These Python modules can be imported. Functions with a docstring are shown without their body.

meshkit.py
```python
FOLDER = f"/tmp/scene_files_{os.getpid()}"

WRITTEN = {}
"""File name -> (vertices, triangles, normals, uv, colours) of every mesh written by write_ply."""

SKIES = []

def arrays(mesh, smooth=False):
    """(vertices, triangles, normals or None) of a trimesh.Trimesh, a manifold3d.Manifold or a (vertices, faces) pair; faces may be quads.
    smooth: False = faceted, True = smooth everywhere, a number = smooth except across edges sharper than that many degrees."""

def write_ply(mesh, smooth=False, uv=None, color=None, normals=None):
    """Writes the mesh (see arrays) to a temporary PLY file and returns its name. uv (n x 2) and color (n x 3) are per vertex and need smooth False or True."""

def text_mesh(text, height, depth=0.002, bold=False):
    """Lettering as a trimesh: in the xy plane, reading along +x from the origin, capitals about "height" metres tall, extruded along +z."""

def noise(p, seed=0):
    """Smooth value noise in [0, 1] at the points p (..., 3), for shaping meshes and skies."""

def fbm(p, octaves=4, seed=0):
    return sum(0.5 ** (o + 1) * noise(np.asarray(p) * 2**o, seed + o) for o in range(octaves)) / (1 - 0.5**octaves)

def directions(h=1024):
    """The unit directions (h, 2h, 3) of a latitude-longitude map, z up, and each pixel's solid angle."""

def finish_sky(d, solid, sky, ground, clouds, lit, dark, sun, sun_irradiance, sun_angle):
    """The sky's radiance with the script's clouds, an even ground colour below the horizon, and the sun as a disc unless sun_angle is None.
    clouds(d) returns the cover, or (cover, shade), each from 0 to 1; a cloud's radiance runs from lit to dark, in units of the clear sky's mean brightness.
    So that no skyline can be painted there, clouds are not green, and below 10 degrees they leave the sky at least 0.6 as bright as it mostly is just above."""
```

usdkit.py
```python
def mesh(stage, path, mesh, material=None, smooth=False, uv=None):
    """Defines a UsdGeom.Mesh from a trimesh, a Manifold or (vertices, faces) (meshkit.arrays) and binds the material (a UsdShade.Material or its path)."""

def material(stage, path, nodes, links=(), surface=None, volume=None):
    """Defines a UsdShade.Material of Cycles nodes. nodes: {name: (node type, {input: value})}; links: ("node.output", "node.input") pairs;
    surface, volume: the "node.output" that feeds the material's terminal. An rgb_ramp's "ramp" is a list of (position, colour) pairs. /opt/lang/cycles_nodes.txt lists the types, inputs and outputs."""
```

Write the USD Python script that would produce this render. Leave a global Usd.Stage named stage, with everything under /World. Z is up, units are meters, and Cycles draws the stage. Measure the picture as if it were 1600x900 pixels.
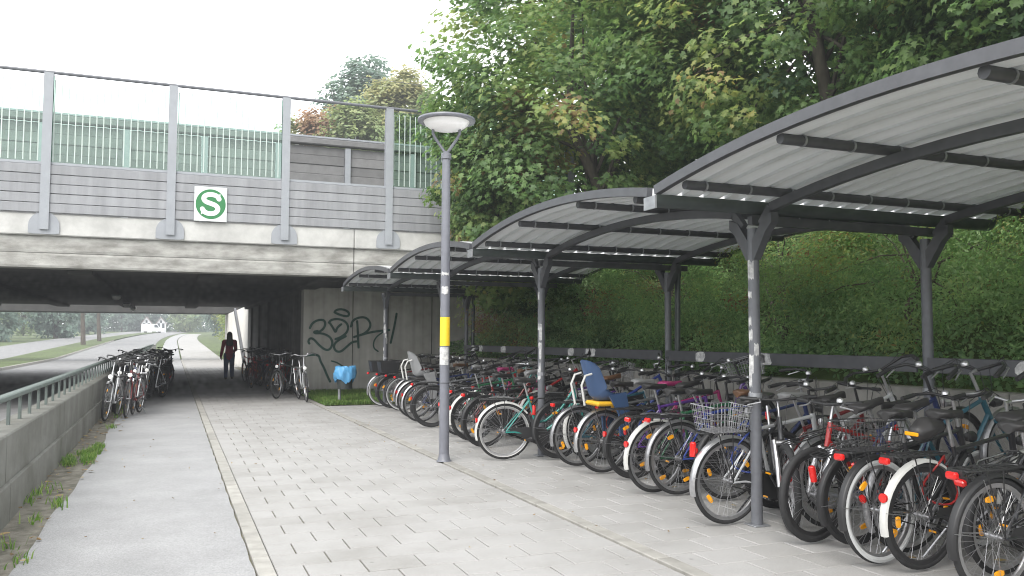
import math, numpy as np, trimesh, manifold3d as m3
import usdkit, meshkit
from pxr import Usd, UsdGeom, UsdLux, UsdShade, Gf, Sdf, Vt

stage = Usd.Stage.CreateInMemory()
UsdGeom.SetStageUpAxis(stage, 'Z'); UsdGeom.SetStageMetersPerUnit(stage, 1.0)
UsdGeom.Xform.Define(stage, '/World'); UsdGeom.Scope.Define(stage, '/World/Looks')
PI = math.pi

# ------------------------------------------------------------------ camera, sky, sun, exposure
YAW, PITCH, ROLL, EYE = math.radians(21.965), math.radians(3.394), math.radians(-0.162), (0, 0, 1.5)
cr = np.array([math.cos(YAW), -math.sin(YAW), 0]); cf = np.array([math.sin(YAW)*math.cos(PITCH), math.cos(YAW)*math.cos(PITCH), math.sin(PITCH)]); cu = np.cross(cr, cf)
cr2 = cr*math.cos(ROLL) - cu*math.sin(ROLL); cu2 = cr*math.sin(ROLL) + cu*math.cos(ROLL)
cam = UsdGeom.Camera.Define(stage, '/World/camera')
cam.AddTransformOp().Set(Gf.Matrix4d(*cr2, 0, *cu2, 0, *(-cf), 0, *EYE, 1))
cam.CreateHorizontalApertureAttr(36.0); cam.CreateVerticalApertureAttr(20.25)
cam.CreateFocalLengthAttr(36.0*1312/1600); cam.CreateClippingRangeAttr(Gf.Vec2f(0.05, 5000))
EXPOSURE = 1.32
cam.CreateExposureAttr(EXPOSURE)

SUN_DIR = np.array([-0.48, -0.55, 0.74]); SUN_DIR /= np.linalg.norm(SUN_DIR)
sky_mat = usdkit.material(stage, '/World/Looks/overcast_sky', {
    's': ('sky_texture', {'sky_type': 'single_scattering', 'sun_disc': False, 'sun_elevation': math.asin(SUN_DIR[2]), 'sun_rotation': math.atan2(SUN_DIR[0], SUN_DIR[1]), 'aerosol_density': 2.0}),
    'tc': ('texture_coordinate', {}),
    'n': ('noise_texture', {'scale': 2.2, 'detail': 5.0, 'roughness': 0.55}),
    'r': ('rgb_ramp', {'ramp': [(0.25, (8.6, 8.75, 9.0)), (0.75, (11.5, 11.5, 11.5))]}),
    'm': ('mix_color', {'fac': 0.88}),
    'b': ('background_shader', {'strength': 0.10})},
    [('tc.generated', 'n.vector'), ('n.fac', 'r.fac'), ('s.color', 'm.a'), ('r.color', 'm.b'), ('m.result', 'b.color')], surface='b.background')
dome = UsdLux.DomeLight.Define(stage, '/World/sky')
UsdShade.MaterialBindingAPI.Apply(dome.GetPrim()).Bind(sky_mat)
sun = UsdLux.DistantLight.Define(stage, '/World/sun')
sun.CreateIntensityAttr(0.33); sun.CreateAngleAttr(35.0); sun.CreateNormalizeAttr(True); sun.CreateColorAttr(Gf.Vec3f(1, 0.97, 0.92))
sz = SUN_DIR; sx = np.cross([0, 0, 1], sz); sx /= np.linalg.norm(sx); sy = np.cross(sz, sx)
sun.AddTransformOp().Set(Gf.Matrix4d(*sx, 0, *sy, 0, *sz, 0, 0, 0, 20, 1))

# ------------------------------------------------------------------ mesh helpers
class MB:
    """collects boxes, bars, tubes, ... that become ONE mesh"""
    def __init__(s): s.v, s.f, s.n, s.t = [], [], 0, []
    def add(s, v, f, tone=None):
        v = np.asarray(v, float); f = np.asarray(f, int)
        s.v.append(v); s.f.append(f + s.n); s.n += len(v)
        s.t.append(np.full(len(v), 0.5) if tone is None else np.broadcast_to(tone, (len(v),)).astype(float))
        return s
    def quads(s, v, q, tone=None):
        q = np.asarray(q, int); return s.add(v, np.vstack([q[:, [0, 1, 2]], q[:, [0, 2, 3]]]), tone)
    def mesh(s, m, tone=None): return s.add(np.array(m.vertices), np.array(m.faces), tone)
    def man(s, m, tone=None):
        k = m.to_mesh(); return s.add(np.array(k.vert_properties)[:, :3], np.array(k.tri_verts), tone)
    def box(s, x0, x1, y0, y1, z0, z1, bev=0.0, tone=None):
        if bev <= 0:
            v = [(x, y, z) for z in (z0, z1) for y in (y0, y1) for x in (x0, x1)]
            return s.quads(v, [(0, 2, 3, 1), (4, 5, 7, 6), (0, 1, 5, 4), (2, 6, 7, 3), (0, 4, 6, 2), (1, 3, 7, 5)], tone)
        P = []
        for sxx in (0, 1):
            for syy in (0, 1):
                for szz in (0, 1):
                    for k in range(3):
                        p = [(x0, x1)[sxx], (y0, y1)[syy], (z0, z1)[szz]]
                        for j in range(3):
                            if j != k: p[j] += bev*(1 if (sxx, syy, szz)[j] == 0 else -1)
                        P.append(p)
        h = trimesh.convex.convex_hull(np.array(P)); return s.mesh(h, tone)
    def paver(s, x0, x1, y0, y1, z0, z1, c=0.006, tone=None, dz=(0, 0, 0, 0)):
        """a slab with a chamfered top edge, open below"""
        v = [(x0, y0, z0), (x1, y0, z0), (x1, y1, z0), (x0, y1, z0), (x0, y0, z1-c+dz[0]), (x1, y0, z1-c+dz[1]), (x1, y1, z1-c+dz[2]), (x0, y1, z1-c+dz[3]),
             (x0+c, y0+c, z1+dz[0]), (x1-c, y0+c, z1+dz[1]), (x1-c, y1-c, z1+dz[2]), (x0+c, y1-c, z1+dz[3])]
        q = [(i, (i+1) % 4, 4+(i+1) % 4, 4+i) for i in range(4)] + [(4+i, 4+(i+1) % 4, 8+(i+1) % 4, 8+i) for i in range(4)] + [(8, 9, 10, 11)]
        return s.quads(v, q, tone)
    def tube(s, pts, r, sides=8, closed=False, caps=True, tone=None, flat=None):
        p = np.asarray(pts, float); n = len(p)
        if closed: t = np.roll(p, -1, 0) - np.roll(p, 1, 0)
        else: t = np.gradient(p, axis=0)
        t /= np.linalg.norm(t, axis=1, keepdims=True) + 1e-12
        up = np.array([0, 0, 1.0]) if abs(t[0][2]) < 0.9 else np.array([1.0, 0, 0])
        a = np.cross(t[0], up); a /= np.linalg.norm(a); A = [a]
        for i in range(1, n):
            a = A[-1] - t[i]*np.dot(A[-1], t[i]); a /= np.linalg.norm(a) + 1e-12; A.append(a)
        A = np.array(A); B = np.cross(t, A)
        r = np.broadcast_to(np.asarray(r, float), (n,)); ang = np.arange(sides)*2*PI/sides
        fb = 1.0 if flat is None else flat
        v = p[:, None] + r[:, None, None]*(np.cos(ang)[None, :, None]*A[:, None] + fb*np.sin(ang)[None, :, None]*B[:, None])
        v = v.reshape(-1, 3); q = []
        m = n if closed else n-1
        i, j = np.meshgrid(np.arange(m), np.arange(sides), indexing='ij'); i2 = (i+1) % n; j2 = (j+1) % sides
        q = np.stack([i*sides+j, i*sides+j2, i2*sides+j2, i2*sides+j], -1).reshape(-1, 4)
        f = np.vstack([q[:, [0, 2, 1]], q[:, [0, 3, 2]]])
        if caps and not closed:
            c0, c1 = len(v), len(v)+1; v = np.vstack([v, p[0], p[-1]]); k = np.arange(sides)
            f = np.vstack([f, np.stack([np.full(sides, c0), k, (k+1) % sides], 1), np.stack([np.full(sides, c1), (n-1)*sides+(k+1) % sides, (n-1)*sides+k], 1)])
        return s.add(v, f, tone)
    def bar(s, p, q, w, h, up=(0, 0, 1), tone=None):
        p, q = np.asarray(p, float), np.asarray(q, float); t = q-p; t /= np.linalg.norm(t)
        a = np.cross(t, up); 
        if np.linalg.norm(a) < 1e-6: a = np.cross(t, (0, 1, 0))
        a /= np.linalg.norm(a); b = np.cross(a, t)
        v = [e + sa*a*w/2 + sb*b*h/2 for e in (p, q) for sb in (-1, 1) for sa in (-1, 1)]
        return s.quads(v, [(0, 1, 3, 2), (4, 6, 7, 5), (0, 4, 5, 1), (2, 3, 7, 6), (0, 2, 6, 4), (1, 5, 7, 3)], tone)
    def lathe(s, prof, seg=24, centre=(0, 0, 0), axis='z', tone=None):
        pr = np.asarray(prof, float); n = len(pr); ang = np.arange(seg)*2*PI/seg
        x = pr[:, 0][:, None]*np.cos(ang); y = pr[:, 0][:, None]*np.sin(ang); z = np.broadcast_to(pr[:, 1][:, None], x.shape)
        v = np.stack([x, y, z], -1).reshape(-1, 3)
        if axis == 'y': v = v[:, [0, 2, 1]]*np.array([1, 1, -1])
        i, j = np.meshgrid(np.arange(n-1), np.arange(seg), indexing='ij'); j2 = (j+1) % seg
        q = np.stack([i*seg+j, i*seg+j2, (i+1)*seg+j2, (i+1)*seg+j], -1).reshape(-1, 4)
        return s.quads(v + np.asarray(centre), q, tone)
    def prism(s, poly, y0, y1, tone=None):
        """polygon in (x, z) extruded along y"""
        from shapely.geometry import Polygon
        m = trimesh.creation.extrude_polygon(Polygon(poly), y1-y0, engine='earcut')
        v = np.array(m.vertices); return s.add(np.stack([v[:, 0], y1 - v[:, 2], v[:, 1]], 1), np.array(m.faces), tone)
    def arr(s): return np.vstack(s.v), np.vstack(s.f)
    def tones(s): return np.concatenate(s.t)
    def xf(s, fn):
        s.v = [fn(v) for v in s.v]; return s

names = {}
def numbered(parent, name):
    k = (parent, name); n = names.get(k, 0); names[k] = n+1
    return name if n == 0 else f'{name}_{n:03d}'
def path_of(p): return '/World' if p is None else str(p.GetPath())
def obj(name, mb, material, parent=None, smooth=False, tone=False, label=None, cat=None, group=None, kind=None):
    pp = path_of(parent); path = f'{pp}/{numbered(pp, name)}'
    data = mb.arr() if isinstance(mb, MB) else mb
    if tone:
        smooth = smooth is True
    m = usdkit.mesh(stage, path, data, material, smooth=smooth)
    if tone:
        UsdGeom.PrimvarsAPI(m).CreatePrimvar('tone', Sdf.ValueTypeNames.FloatArray, 'vertex').Set(Vt.FloatArray.FromNumpy(mb.tones().astype(np.float32)))
    o = m.GetPrim(); tag(o, label, cat, group, kind); return o
def tag(o, label=None, cat=None, group=None, kind=None):
    for k, v in (('label', label), ('category', cat), ('group', group), ('kind', kind)):
        if v: o.SetCustomDataByKey(k, v)
    return o
def thing(name, label=None, cat=None, loc=(0, 0, 0), rotz=0, group=None, kind=None, matrix=None, parent=None):
    pp = path_of(parent)
    x = UsdGeom.Xform.Define(stage, f'{pp}/{numbered(pp, name)}')
    if matrix is not None: x.AddTransformOp().Set(Gf.Matrix4d(*[float(a) for a in np.asarray(matrix).T.ravel()]))
    else:
        x.AddTranslateOp().Set(Gf.Vec3d(*map(float, loc)))
        if rotz: x.AddRotateZOp().Set(float(rotz))
    return tag(x.GetPrim(), label, cat, group, kind)
def rng(n): return np.random.default_rng(n)

# ------------------------------------------------------------------ materials
L = '/World/Looks/'
MATS = {}
def mat(name, c, rough=0.6, metal=0.0, var=0.25, scale=6.0, bump=0.0, bscale=60.0, c2=None, coat=0.0, tone=0.0, spec=0.5, detail=6.0, stretch=None):
    """principled colour with a noise variation (world position), optional dirt colour c2, per-piece tone and bump"""
    c = np.array(c, float); d = np.array(c2, float) if c2 is not None else c*(1-var)
    nodes = {'g': ('geometry', {}), 'mp': ('mapping', {'scale': stretch or (1, 1, 1)}),
             'n': ('noise_texture', {'scale': scale, 'detail': detail, 'roughness': 0.6}),
             'r': ('rgb_ramp', {'ramp': [(0.32, d), (0.68, np.minimum(c*(1+var*0.35), 0.95))]}),
             'p': ('principled_bsdf', {'roughness': rough, 'metallic': metal, 'coat_weight': coat, 'specular_ior_level': spec})}
    links = [('g.position', 'mp.vector'), ('mp.vector', 'n.vector'), ('n.fac', 'r.fac')]
    col = 'r.color'
    if tone:
        nodes['at'] = ('attribute', {'attribute': 'tone'})
        nodes['tr'] = ('rgb_ramp', {'ramp': [(0, (1-tone,)*3), (1, (1+tone,)*3)]})
        nodes['tm'] = ('mix_color', {'blend_type': 'multiply', 'fac': 1.0})
        links += [('at.fac', 'tr.fac'), (col, 'tm.a'), ('tr.color', 'tm.b')]; col = 'tm.result'
    links.append((col, 'p.base_color'))
    if bump:
        nodes['bn'] = ('noise_texture', {'scale': bscale, 'detail': 4.0})
        nodes['bp'] = ('bump', {'strength': bump, 'distance': 0.01})
        links += [('mp.vector', 'bn.vector'), ('bn.fac', 'bp.height'), ('bp.normal', 'p.normal')]
    m = usdkit.material(stage, L+name, nodes, links, surface='p.BSDF'); MATS[name] = m; return m
def plain(name, c, rough=0.5, metal=0.0, coat=0.0, spec=0.5, **kw):
    m = usdkit.material(stage, L+name, {'p': ('principled_bsdf', {'base_color': c, 'roughness': rough, 'metallic': metal, 'coat_weight': coat, 'specular_ior_level': spec, **kw})}, surface='p.BSDF')
    MATS[name] = m; return m
def leafmat(name, stops, trans=0.35, rough=0.5):
    m = usdkit.material(stage, L+name, {
        'at': ('attribute', {'attribute': 'tone'}), 'r': ('rgb_ramp', {'ramp': stops}),
        'g': ('geometry', {}), 'n': ('noise_texture', {'scale': 1.3, 'detail': 3.0}), 'nr': ('rgb_ramp', {'ramp': [(0.3, (0.75,)*3), (0.7, (1.2,)*3)]}),
        'mm': ('mix_color', {'blend_type': 'multiply', 'fac': 1.0}),
        'p': ('principled_bsdf', {'roughness': rough, 'specular_ior_level': 0.4}), 't': ('translucent_bsdf', {}),
        'h': ('hsv', {'saturation': 1.1, 'value': 2.0}), 'x': ('mix_closure', {'fac': trans})},
        [('at.fac', 'r.fac'), ('g.position', 'n.vector'), ('n.fac', 'nr.fac'), ('r.color', 'mm.a'), ('nr.color', 'mm.b'), ('mm.result', 'p.base_color'), ('mm.result', 'h.color'), ('h.color', 't.color'), ('p.BSDF', 'x.closure1'), ('t.BSDF', 'x.closure2')], surface='x.closure')
    MATS[name] = m; return m

mat('soil', (0.10, 0.085, 0.06), 0.95, var=0.5, scale=3, bump=0.6, bscale=30)
mat('gravel', (0.20, 0.185, 0.155), 0.95, c2=(0.085, 0.08, 0.06), scale=7, bump=0.8, bscale=70)
mat('meadow', (0.075, 0.105, 0.03), 0.95, var=0.45, scale=0.8, bump=0.5, bscale=20)
mat('bank_soil', (0.045, 0.042, 0.028), 0.95, var=0.5, scale=4, bump=0.6, bscale=30)
mat('joint_sand', (0.19, 0.17, 0.125), 0.95, c2=(0.10, 0.10, 0.06), scale=5)
mat('kerb_concrete', (0.31, 0.30, 0.275), 0.85, var=0.25, scale=5, bump=0.15, bscale=150, tone=0.12)
mat('old_concrete', (0.40, 0.395, 0.375), 0.9, scale=1.9, c2=(0.19, 0.185, 0.17), bump=0.35, bscale=40, detail=9, stretch=(1, 1, 2.5))
mat('coping_concrete', (0.50, 0.497, 0.48), 0.85, var=0.22, scale=2.2, bump=0.15, bscale=60)
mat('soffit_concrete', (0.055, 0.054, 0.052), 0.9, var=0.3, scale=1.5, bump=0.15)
mat('shaded_concrete', (0.085, 0.083, 0.078), 0.9, var=0.4, scale=1.5, bump=0.3, bscale=40, stretch=(4, 4, 0.4))  # darker copy of the wall concrete: underpass shade put into its colour
mat('wall_concrete_low', (0.17, 0.17, 0.155), 0.92, c2=(0.10, 0.098, 0.082), scale=1.8, bump=0.3, bscale=40)
mat('far_concrete', (0.62, 0.60, 0.56), 0.9, var=0.12, scale=1)
mat('road_asphalt', (0.20, 0.20, 0.20), 0.9, var=0.2, scale=2, bump=0.2, bscale=200)
mat('barrier_grey', (0.265, 0.27, 0.285), 0.55, var=0.22, scale=1.6, tone=0.08, stretch=(3, 1, 0.35))
mat('barrier_post', (0.29, 0.305, 0.33), 0.5, var=0.08, scale=4)
mat('barrier_dark', (0.17, 0.168, 0.17), 0.7, var=0.2, scale=3, tone=0.15)
mat('rail_green', (0.11, 0.135, 0.125), 0.5, var=0.2, scale=6)
mat('galvanised', (0.34, 0.35, 0.37), 0.42, metal=0.6, var=0.2, scale=12)
mat('shelter_paint', (0.072, 0.074, 0.082), 0.42, var=0.2, scale=9)
mat('post_paint', (0.125, 0.13, 0.145), 0.45, var=0.15, scale=14)
mat('gutter_zinc', (0.085, 0.10, 0.10), 0.4, metal=0.2, var=0.2, scale=5)
usdkit.material(stage, L+'roof_sheet', {'g': ('geometry', {}), 'mp': ('mapping', {'scale': (5, 0.7, 1)}), 'n': ('noise_texture', {'scale': 1.6, 'detail': 8.0, 'roughness': 0.65}),
    'r': ('rgb_ramp', {'ramp': [(0.3, (0.60, 0.60, 0.585)), (0.55, (0.74, 0.745, 0.745)), (0.8, (0.78, 0.785, 0.79))]}), 'p': ('principled_bsdf', {'roughness': 0.42, 'metallic': 0.15}), 't': ('translucent_bsdf', {'color': (0.75, 0.77, 0.78)}), 'x': ('mix_closure', {'fac': 0.24})},
    [('g.position', 'mp.vector'), ('mp.vector', 'n.vector'), ('n.fac', 'r.fac'), ('r.color', 'p.base_color'), ('p.BSDF', 'x.closure1'), ('t.BSDF', 'x.closure2')], surface='x.closure'); MATS['roof_sheet'] = UsdShade.Material.Get(stage, L+'roof_sheet')
mat('lamp_grey', (0.155, 0.16, 0.185), 0.4, var=0.12, scale=10)
plain('lamp_bowl', (0.9, 0.88, 0.88), 0.35)
plain('white_sheet', (0.8, 0.8, 0.78), 0.5)
mat('sticker_white', (0.60, 0.60, 0.585), 0.7, c2=(0.26, 0.26, 0.27), scale=22)
plain('sticker_yellow', (0.80, 0.55, 0.03), 0.45)
plain('sign_white', (0.72, 0.75, 0.74), 0.4); plain('sign_green', (0.02, 0.17, 0.05), 0.4)
mat('spray_paint', (0.03, 0.095, 0.075), 0.6, var=0.45, scale=9)
mat('bin_plastic', (0.03, 0.036, 0.034), 0.5, var=0.2)
usdkit.material(stage, L+'bag_blue', {'p': ('principled_bsdf', {'base_color': (0.13, 0.40, 0.70), 'roughness': 0.25}), 't': ('translucent_bsdf', {'color': (0.18, 0.50, 0.80)}), 'x': ('mix_closure', {'fac': 0.3})}, [('p.BSDF', 'x.closure1'), ('t.BSDF', 'x.closure2')], surface='x.closure'); MATS['bag_blue'] = UsdShade.Material.Get(stage, L+'bag_blue')
def pane_material(name, tint, gloss):
    m = usdkit.material(stage, L+name, {'f': ('fresnel', {'IOR': 1.5}), 't': ('transparent_bsdf', {'color': tint}), 'g': ('glossy_bsdf', {'roughness': 0.02, 'color': (1, 1, 1)}), 'x': ('mix_closure', {})},
        [('f.fac', 'x.fac'), ('t.BSDF', 'x.closure1'), ('g.BSDF', 'x.closure2')], surface='x.closure'); MATS[name] = m
pane_material('pane_glass', (0.80, 0.93, 0.86), 0.02)
usdkit.material(stage, L+'stripe_print', {'p': ('principled_bsdf', {'base_color': (0.72, 0.78, 0.75), 'roughness': 0.6}), 't': ('translucent_bsdf', {'color': (0.75, 0.8, 0.77)}), 'x': ('mix_closure', {'fac': 0.5})}, [('p.BSDF', 'x.closure1'), ('t.BSDF', 'x.closure2')], surface='x.closure'); MATS['stripe_print'] = UsdShade.Material.Get(stage, L+'stripe_print')
# asphalt: fine grains of light and dark stone
usdkit.material(stage, L+'path_asphalt', {
    'g': ('geometry', {}), 'v': ('voronoi_texture', {'scale': 130.0}), 'n': ('noise_texture', {'scale': 1.4, 'detail': 8.0, 'roughness': 0.65}),
    'r': ('rgb_ramp', {'ramp': [(0.0, (0.225, 0.225, 0.227)), (0.5, (0.275, 0.275, 0.277)), (1.0, (0.32, 0.32, 0.32))]}), 'sx': ('separate_color', {}),
    'rn': ('rgb_ramp', {'ramp': [(0.3, (0.84,)*3), (0.7, (1.1,)*3)]}), 'm': ('mix_color', {'blend_type': 'multiply', 'fac': 1.0}),
    'bp': ('bump', {'strength': 0.18, 'distance': 0.004}), 'p': ('principled_bsdf', {'roughness': 0.85})},
    [('g.position', 'v.vector'), ('g.position', 'n.vector'), ('v.color', 'sx.color'), ('sx.r', 'r.fac'), ('n.fac', 'rn.fac'), ('r.color', 'm.a'), ('rn.color', 'm.b'), ('m.result', 'p.base_color'), ('v.distance', 'bp.height'), ('bp.normal', 'p.normal')], surface='p.BSDF'); MATS['path_asphalt'] = UsdShade.Material.Get(stage, L+'path_asphalt')
# paving slabs: tone per slab + stains
def slab_mat(name, c, dirt):
    usdkit.material(stage, L+name, {
        'g': ('geometry', {}), 'n': ('noise_texture', {'scale': 1.1, 'detail': 9.0, 'roughness': 0.65}), 'n2': ('noise_texture', {'scale': 90.0, 'detail': 3.0}),
        'at': ('attribute', {'attribute': 'tone'}), 'tr': ('rgb_ramp', {'ramp': [(0, (0.93, 0.928, 0.92)), (0.5, (1, 1, 1)), (1, (1.03, 1.03, 1.035))]}),
        'r': ('rgb_ramp', {'ramp': [(0.3, dirt), (0.55, c), (0.8, tuple(x*1.05 for x in c))]}), 'r2': ('rgb_ramp', {'ramp': [(0.3, (0.88,)*3), (0.7, (1.06,)*3)]}),
        'm': ('mix_color', {'blend_type': 'multiply', 'fac': 1.0}), 'm2': ('mix_color', {'blend_type': 'multiply', 'fac': 1.0}),
        'v': ('voronoi_texture', {'scale': 3.4}), 'vr': ('rgb_ramp', {'ramp': [(0.0, (0.66,)*3), (0.045, (0.72,)*3), (0.065, (1.0,)*3)]}), 'm3': ('mix_color', {'blend_type': 'multiply', 'fac': 1.0}),
        'bp': ('bump', {'strength': 0.15, 'distance': 0.004}), 'p': ('principled_bsdf', {'roughness': 0.82})},
        [('g.position', 'n.vector'), ('g.position', 'n2.vector'), ('g.position', 'v.vector'), ('v.distance', 'vr.fac'), ('m2.result', 'm3.a'), ('vr.color', 'm3.b'), ('at.fac', 'tr.fac'), ('n.fac', 'r.fac'), ('n2.fac', 'r2.fac'), ('r.color', 'm.a'), ('tr.color', 'm.b'), ('m.result', 'm2.a'), ('r2.color', 'm2.b'), ('m3.result', 'p.base_color'), ('n2.fac', 'bp.height'), ('bp.normal', 'p.normal')], surface='p.BSDF')
    MATS[name] = UsdShade.Material.Get(stage, L+name)
slab_mat('paver_concrete', (0.325, 0.319, 0.310), (0.262, 0.255, 0.243))
slab_mat('slab_concrete', (0.335, 0.329, 0.32), (0.27, 0.264, 0.254))
# board-marked abutment concrete: vertical boards
usdkit.material(stage, L+'board_concrete', {
    'g': ('geometry', {}), 'mp': ('mapping', {'scale': (7.0, 7.0, 0.22)}), 'n': ('noise_texture', {'scale': 1.0, 'detail': 4.0}),
    'n2': ('noise_texture', {'scale': 1.0, 'detail': 8.0, 'roughness': 0.7}),
    'r': ('rgb_ramp', {'ramp': [(0.25, (0.37, 0.36, 0.335)), (0.5, (0.455, 0.445, 0.415)), (0.75, (0.51, 0.50, 0.47))]}),
    'r2': ('rgb_ramp', {'ramp': [(0.3, (0.78, 0.77, 0.74)), (0.7, (1.1, 1.1, 1.1))]}), 'm': ('mix_color', {'blend_type': 'multiply', 'fac': 1.0}),
    'w': ('wave_texture', {'wave_type': 'bands', 'bands_direction': 'x', 'profile': 'saw', 'scale': 1.9, 'distortion': 0.6}),
    'bp': ('bump', {'strength': 0.4, 'distance': 0.015}), 'p': ('principled_bsdf', {'roughness': 0.9})},
    [('g.position', 'mp.vector'), ('mp.vector', 'n.vector'), ('g.position', 'n2.vector'), ('g.position', 'w.vector'), ('n.fac', 'r.fac'), ('n2.fac', 'r2.fac'), ('r.color', 'm.a'), ('r2.color', 'm.b'), ('m.result', 'p.base_color'), ('w.fac', 'bp.height'), ('bp.normal', 'p.normal')], surface='p.BSDF'); MATS['board_concrete'] = UsdShade.Material.Get(stage, L+'board_concrete')
# bicycle materials
mat('tyre_rubber', (0.022, 0.022, 0.023), 0.75, var=0.3, scale=20)
plain('whitewall_rubber', (0.46, 0.47, 0.47), 0.7)
mat('alloy', (0.52, 0.52, 0.53), 0.32, metal=0.9, var=0.15, scale=30)
mat('steel_grey', (0.36, 0.36, 0.37), 0.35, metal=0.85, var=0.25, scale=30)
mat('rim_dark', (0.05, 0.05, 0.052), 0.35, metal=0.5)
plain('rim_white', (0.52, 0.52, 0.50), 0.4)
plain('spoke_steel', (0.36, 0.36, 0.37), 0.35, metal=0.8)
mat('chain_black', (0.03, 0.03, 0.03), 0.5, metal=0.3, var=0.4)
plain('plastic_black', (0.02, 0.02, 0.021), 0.45); mat('saddle_black', (0.025, 0.024, 0.024), 0.5); mat('saddle_brown', (0.12, 0.06, 0.03), 0.5); mat('saddle_grey', (0.30, 0.30, 0.30), 0.5)
plain('red_lens', (0.55, 0.012, 0.01), 0.18, coat=0.6); plain('amber_lens', (0.85, 0.36, 0.01), 0.15, coat=0.8); plain('clear_lens', (0.75, 0.75, 0.73), 0.1, coat=0.8)
PAINT = dict(black=(0.016, 0.016, 0.018), red=(0.30, 0.015, 0.015), darkred=(0.13, 0.012, 0.014), blue=(0.03, 0.055, 0.25), violet=(0.09, 0.035, 0.20), teal=(0.02, 0.22, 0.19), green=(0.02, 0.10, 0.045), silver=(0.45, 0.46, 0.47), grey=(0.13, 0.135, 0.14), white=(0.62, 0.62, 0.6), navy=(0.02, 0.03, 0.09), magenta=(0.35, 0.03, 0.14), petrol=(0.02, 0.08, 0.11), orange=(0.55, 0.14, 0.02))
for k, c in PAINT.items(): plain('paint_'+k, c, 0.28, metal=0.25 if k in ('silver', 'grey') else 0.0, coat=0.5)
plain('seat_grey', (0.22, 0.225, 0.23), 0.5); plain('seat_blue', (0.035, 0.07, 0.15), 0.45); plain('pad_yellow', (0.75, 0.42, 0.02), 0.6)
# leaves
leafmat('maple_leaf', [(0.0, (0.06, 0.105, 0.05)), (0.3, (0.095, 0.16, 0.06)), (0.55, (0.145, 0.215, 0.075)), (0.8, (0.225, 0.27, 0.10)), (0.95, (0.28, 0.27, 0.09)), (1.0, (0.22, 0.16, 0.085))], trans=0.5)
leafmat('shrub_leaf', [(0.0, (0.085, 0.15, 0.07)), (0.4, (0.185, 0.285, 0.13)), (0.75, (0.255, 0.34, 0.155)), (0.92, (0.29, 0.29, 0.10)), (1.0, (0.22, 0.11, 0.075))], trans=0.5)
leafmat('far_leaf_dark', [(0.0, (0.095, 0.145, 0.12)), (0.6, (0.145, 0.20, 0.16)), (1.0, (0.19, 0.24, 0.18))])
leafmat('far_leaf_green', [(0.0, (0.12, 0.17, 0.08)), (0.6, (0.185, 0.24, 0.11)), (1.0, (0.25, 0.28, 0.13))])
leafmat('far_leaf_yellow', [(0.0, (0.15, 0.18, 0.08)), (0.6, (0.24, 0.265, 0.125)), (1.0, (0.30, 0.28, 0.14))])
leafmat('far_leaf_rust', [(0.0, (0.16, 0.11, 0.06)), (0.6, (0.27, 0.17, 0.11)), (1.0, (0.32, 0.23, 0.14))])
leafmat('grass_blade', [(0.0, (0.07, 0.13, 0.03)), (0.6, (0.13, 0.23, 0.05)), (1.0, (0.22, 0.27, 0.09))], trans=0.4)
leafmat('dry_leaf', [(0.0, (0.10, 0.06, 0.02)), (0.6, (0.24, 0.15, 0.05)), (1.0, (0.30, 0.24, 0.10))], trans=0.1)
mat('bark', (0.10, 0.085, 0.07), 0.9, var=0.5, scale=6, bump=0.8, bscale=25, stretch=(1, 1, 0.3))

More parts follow.
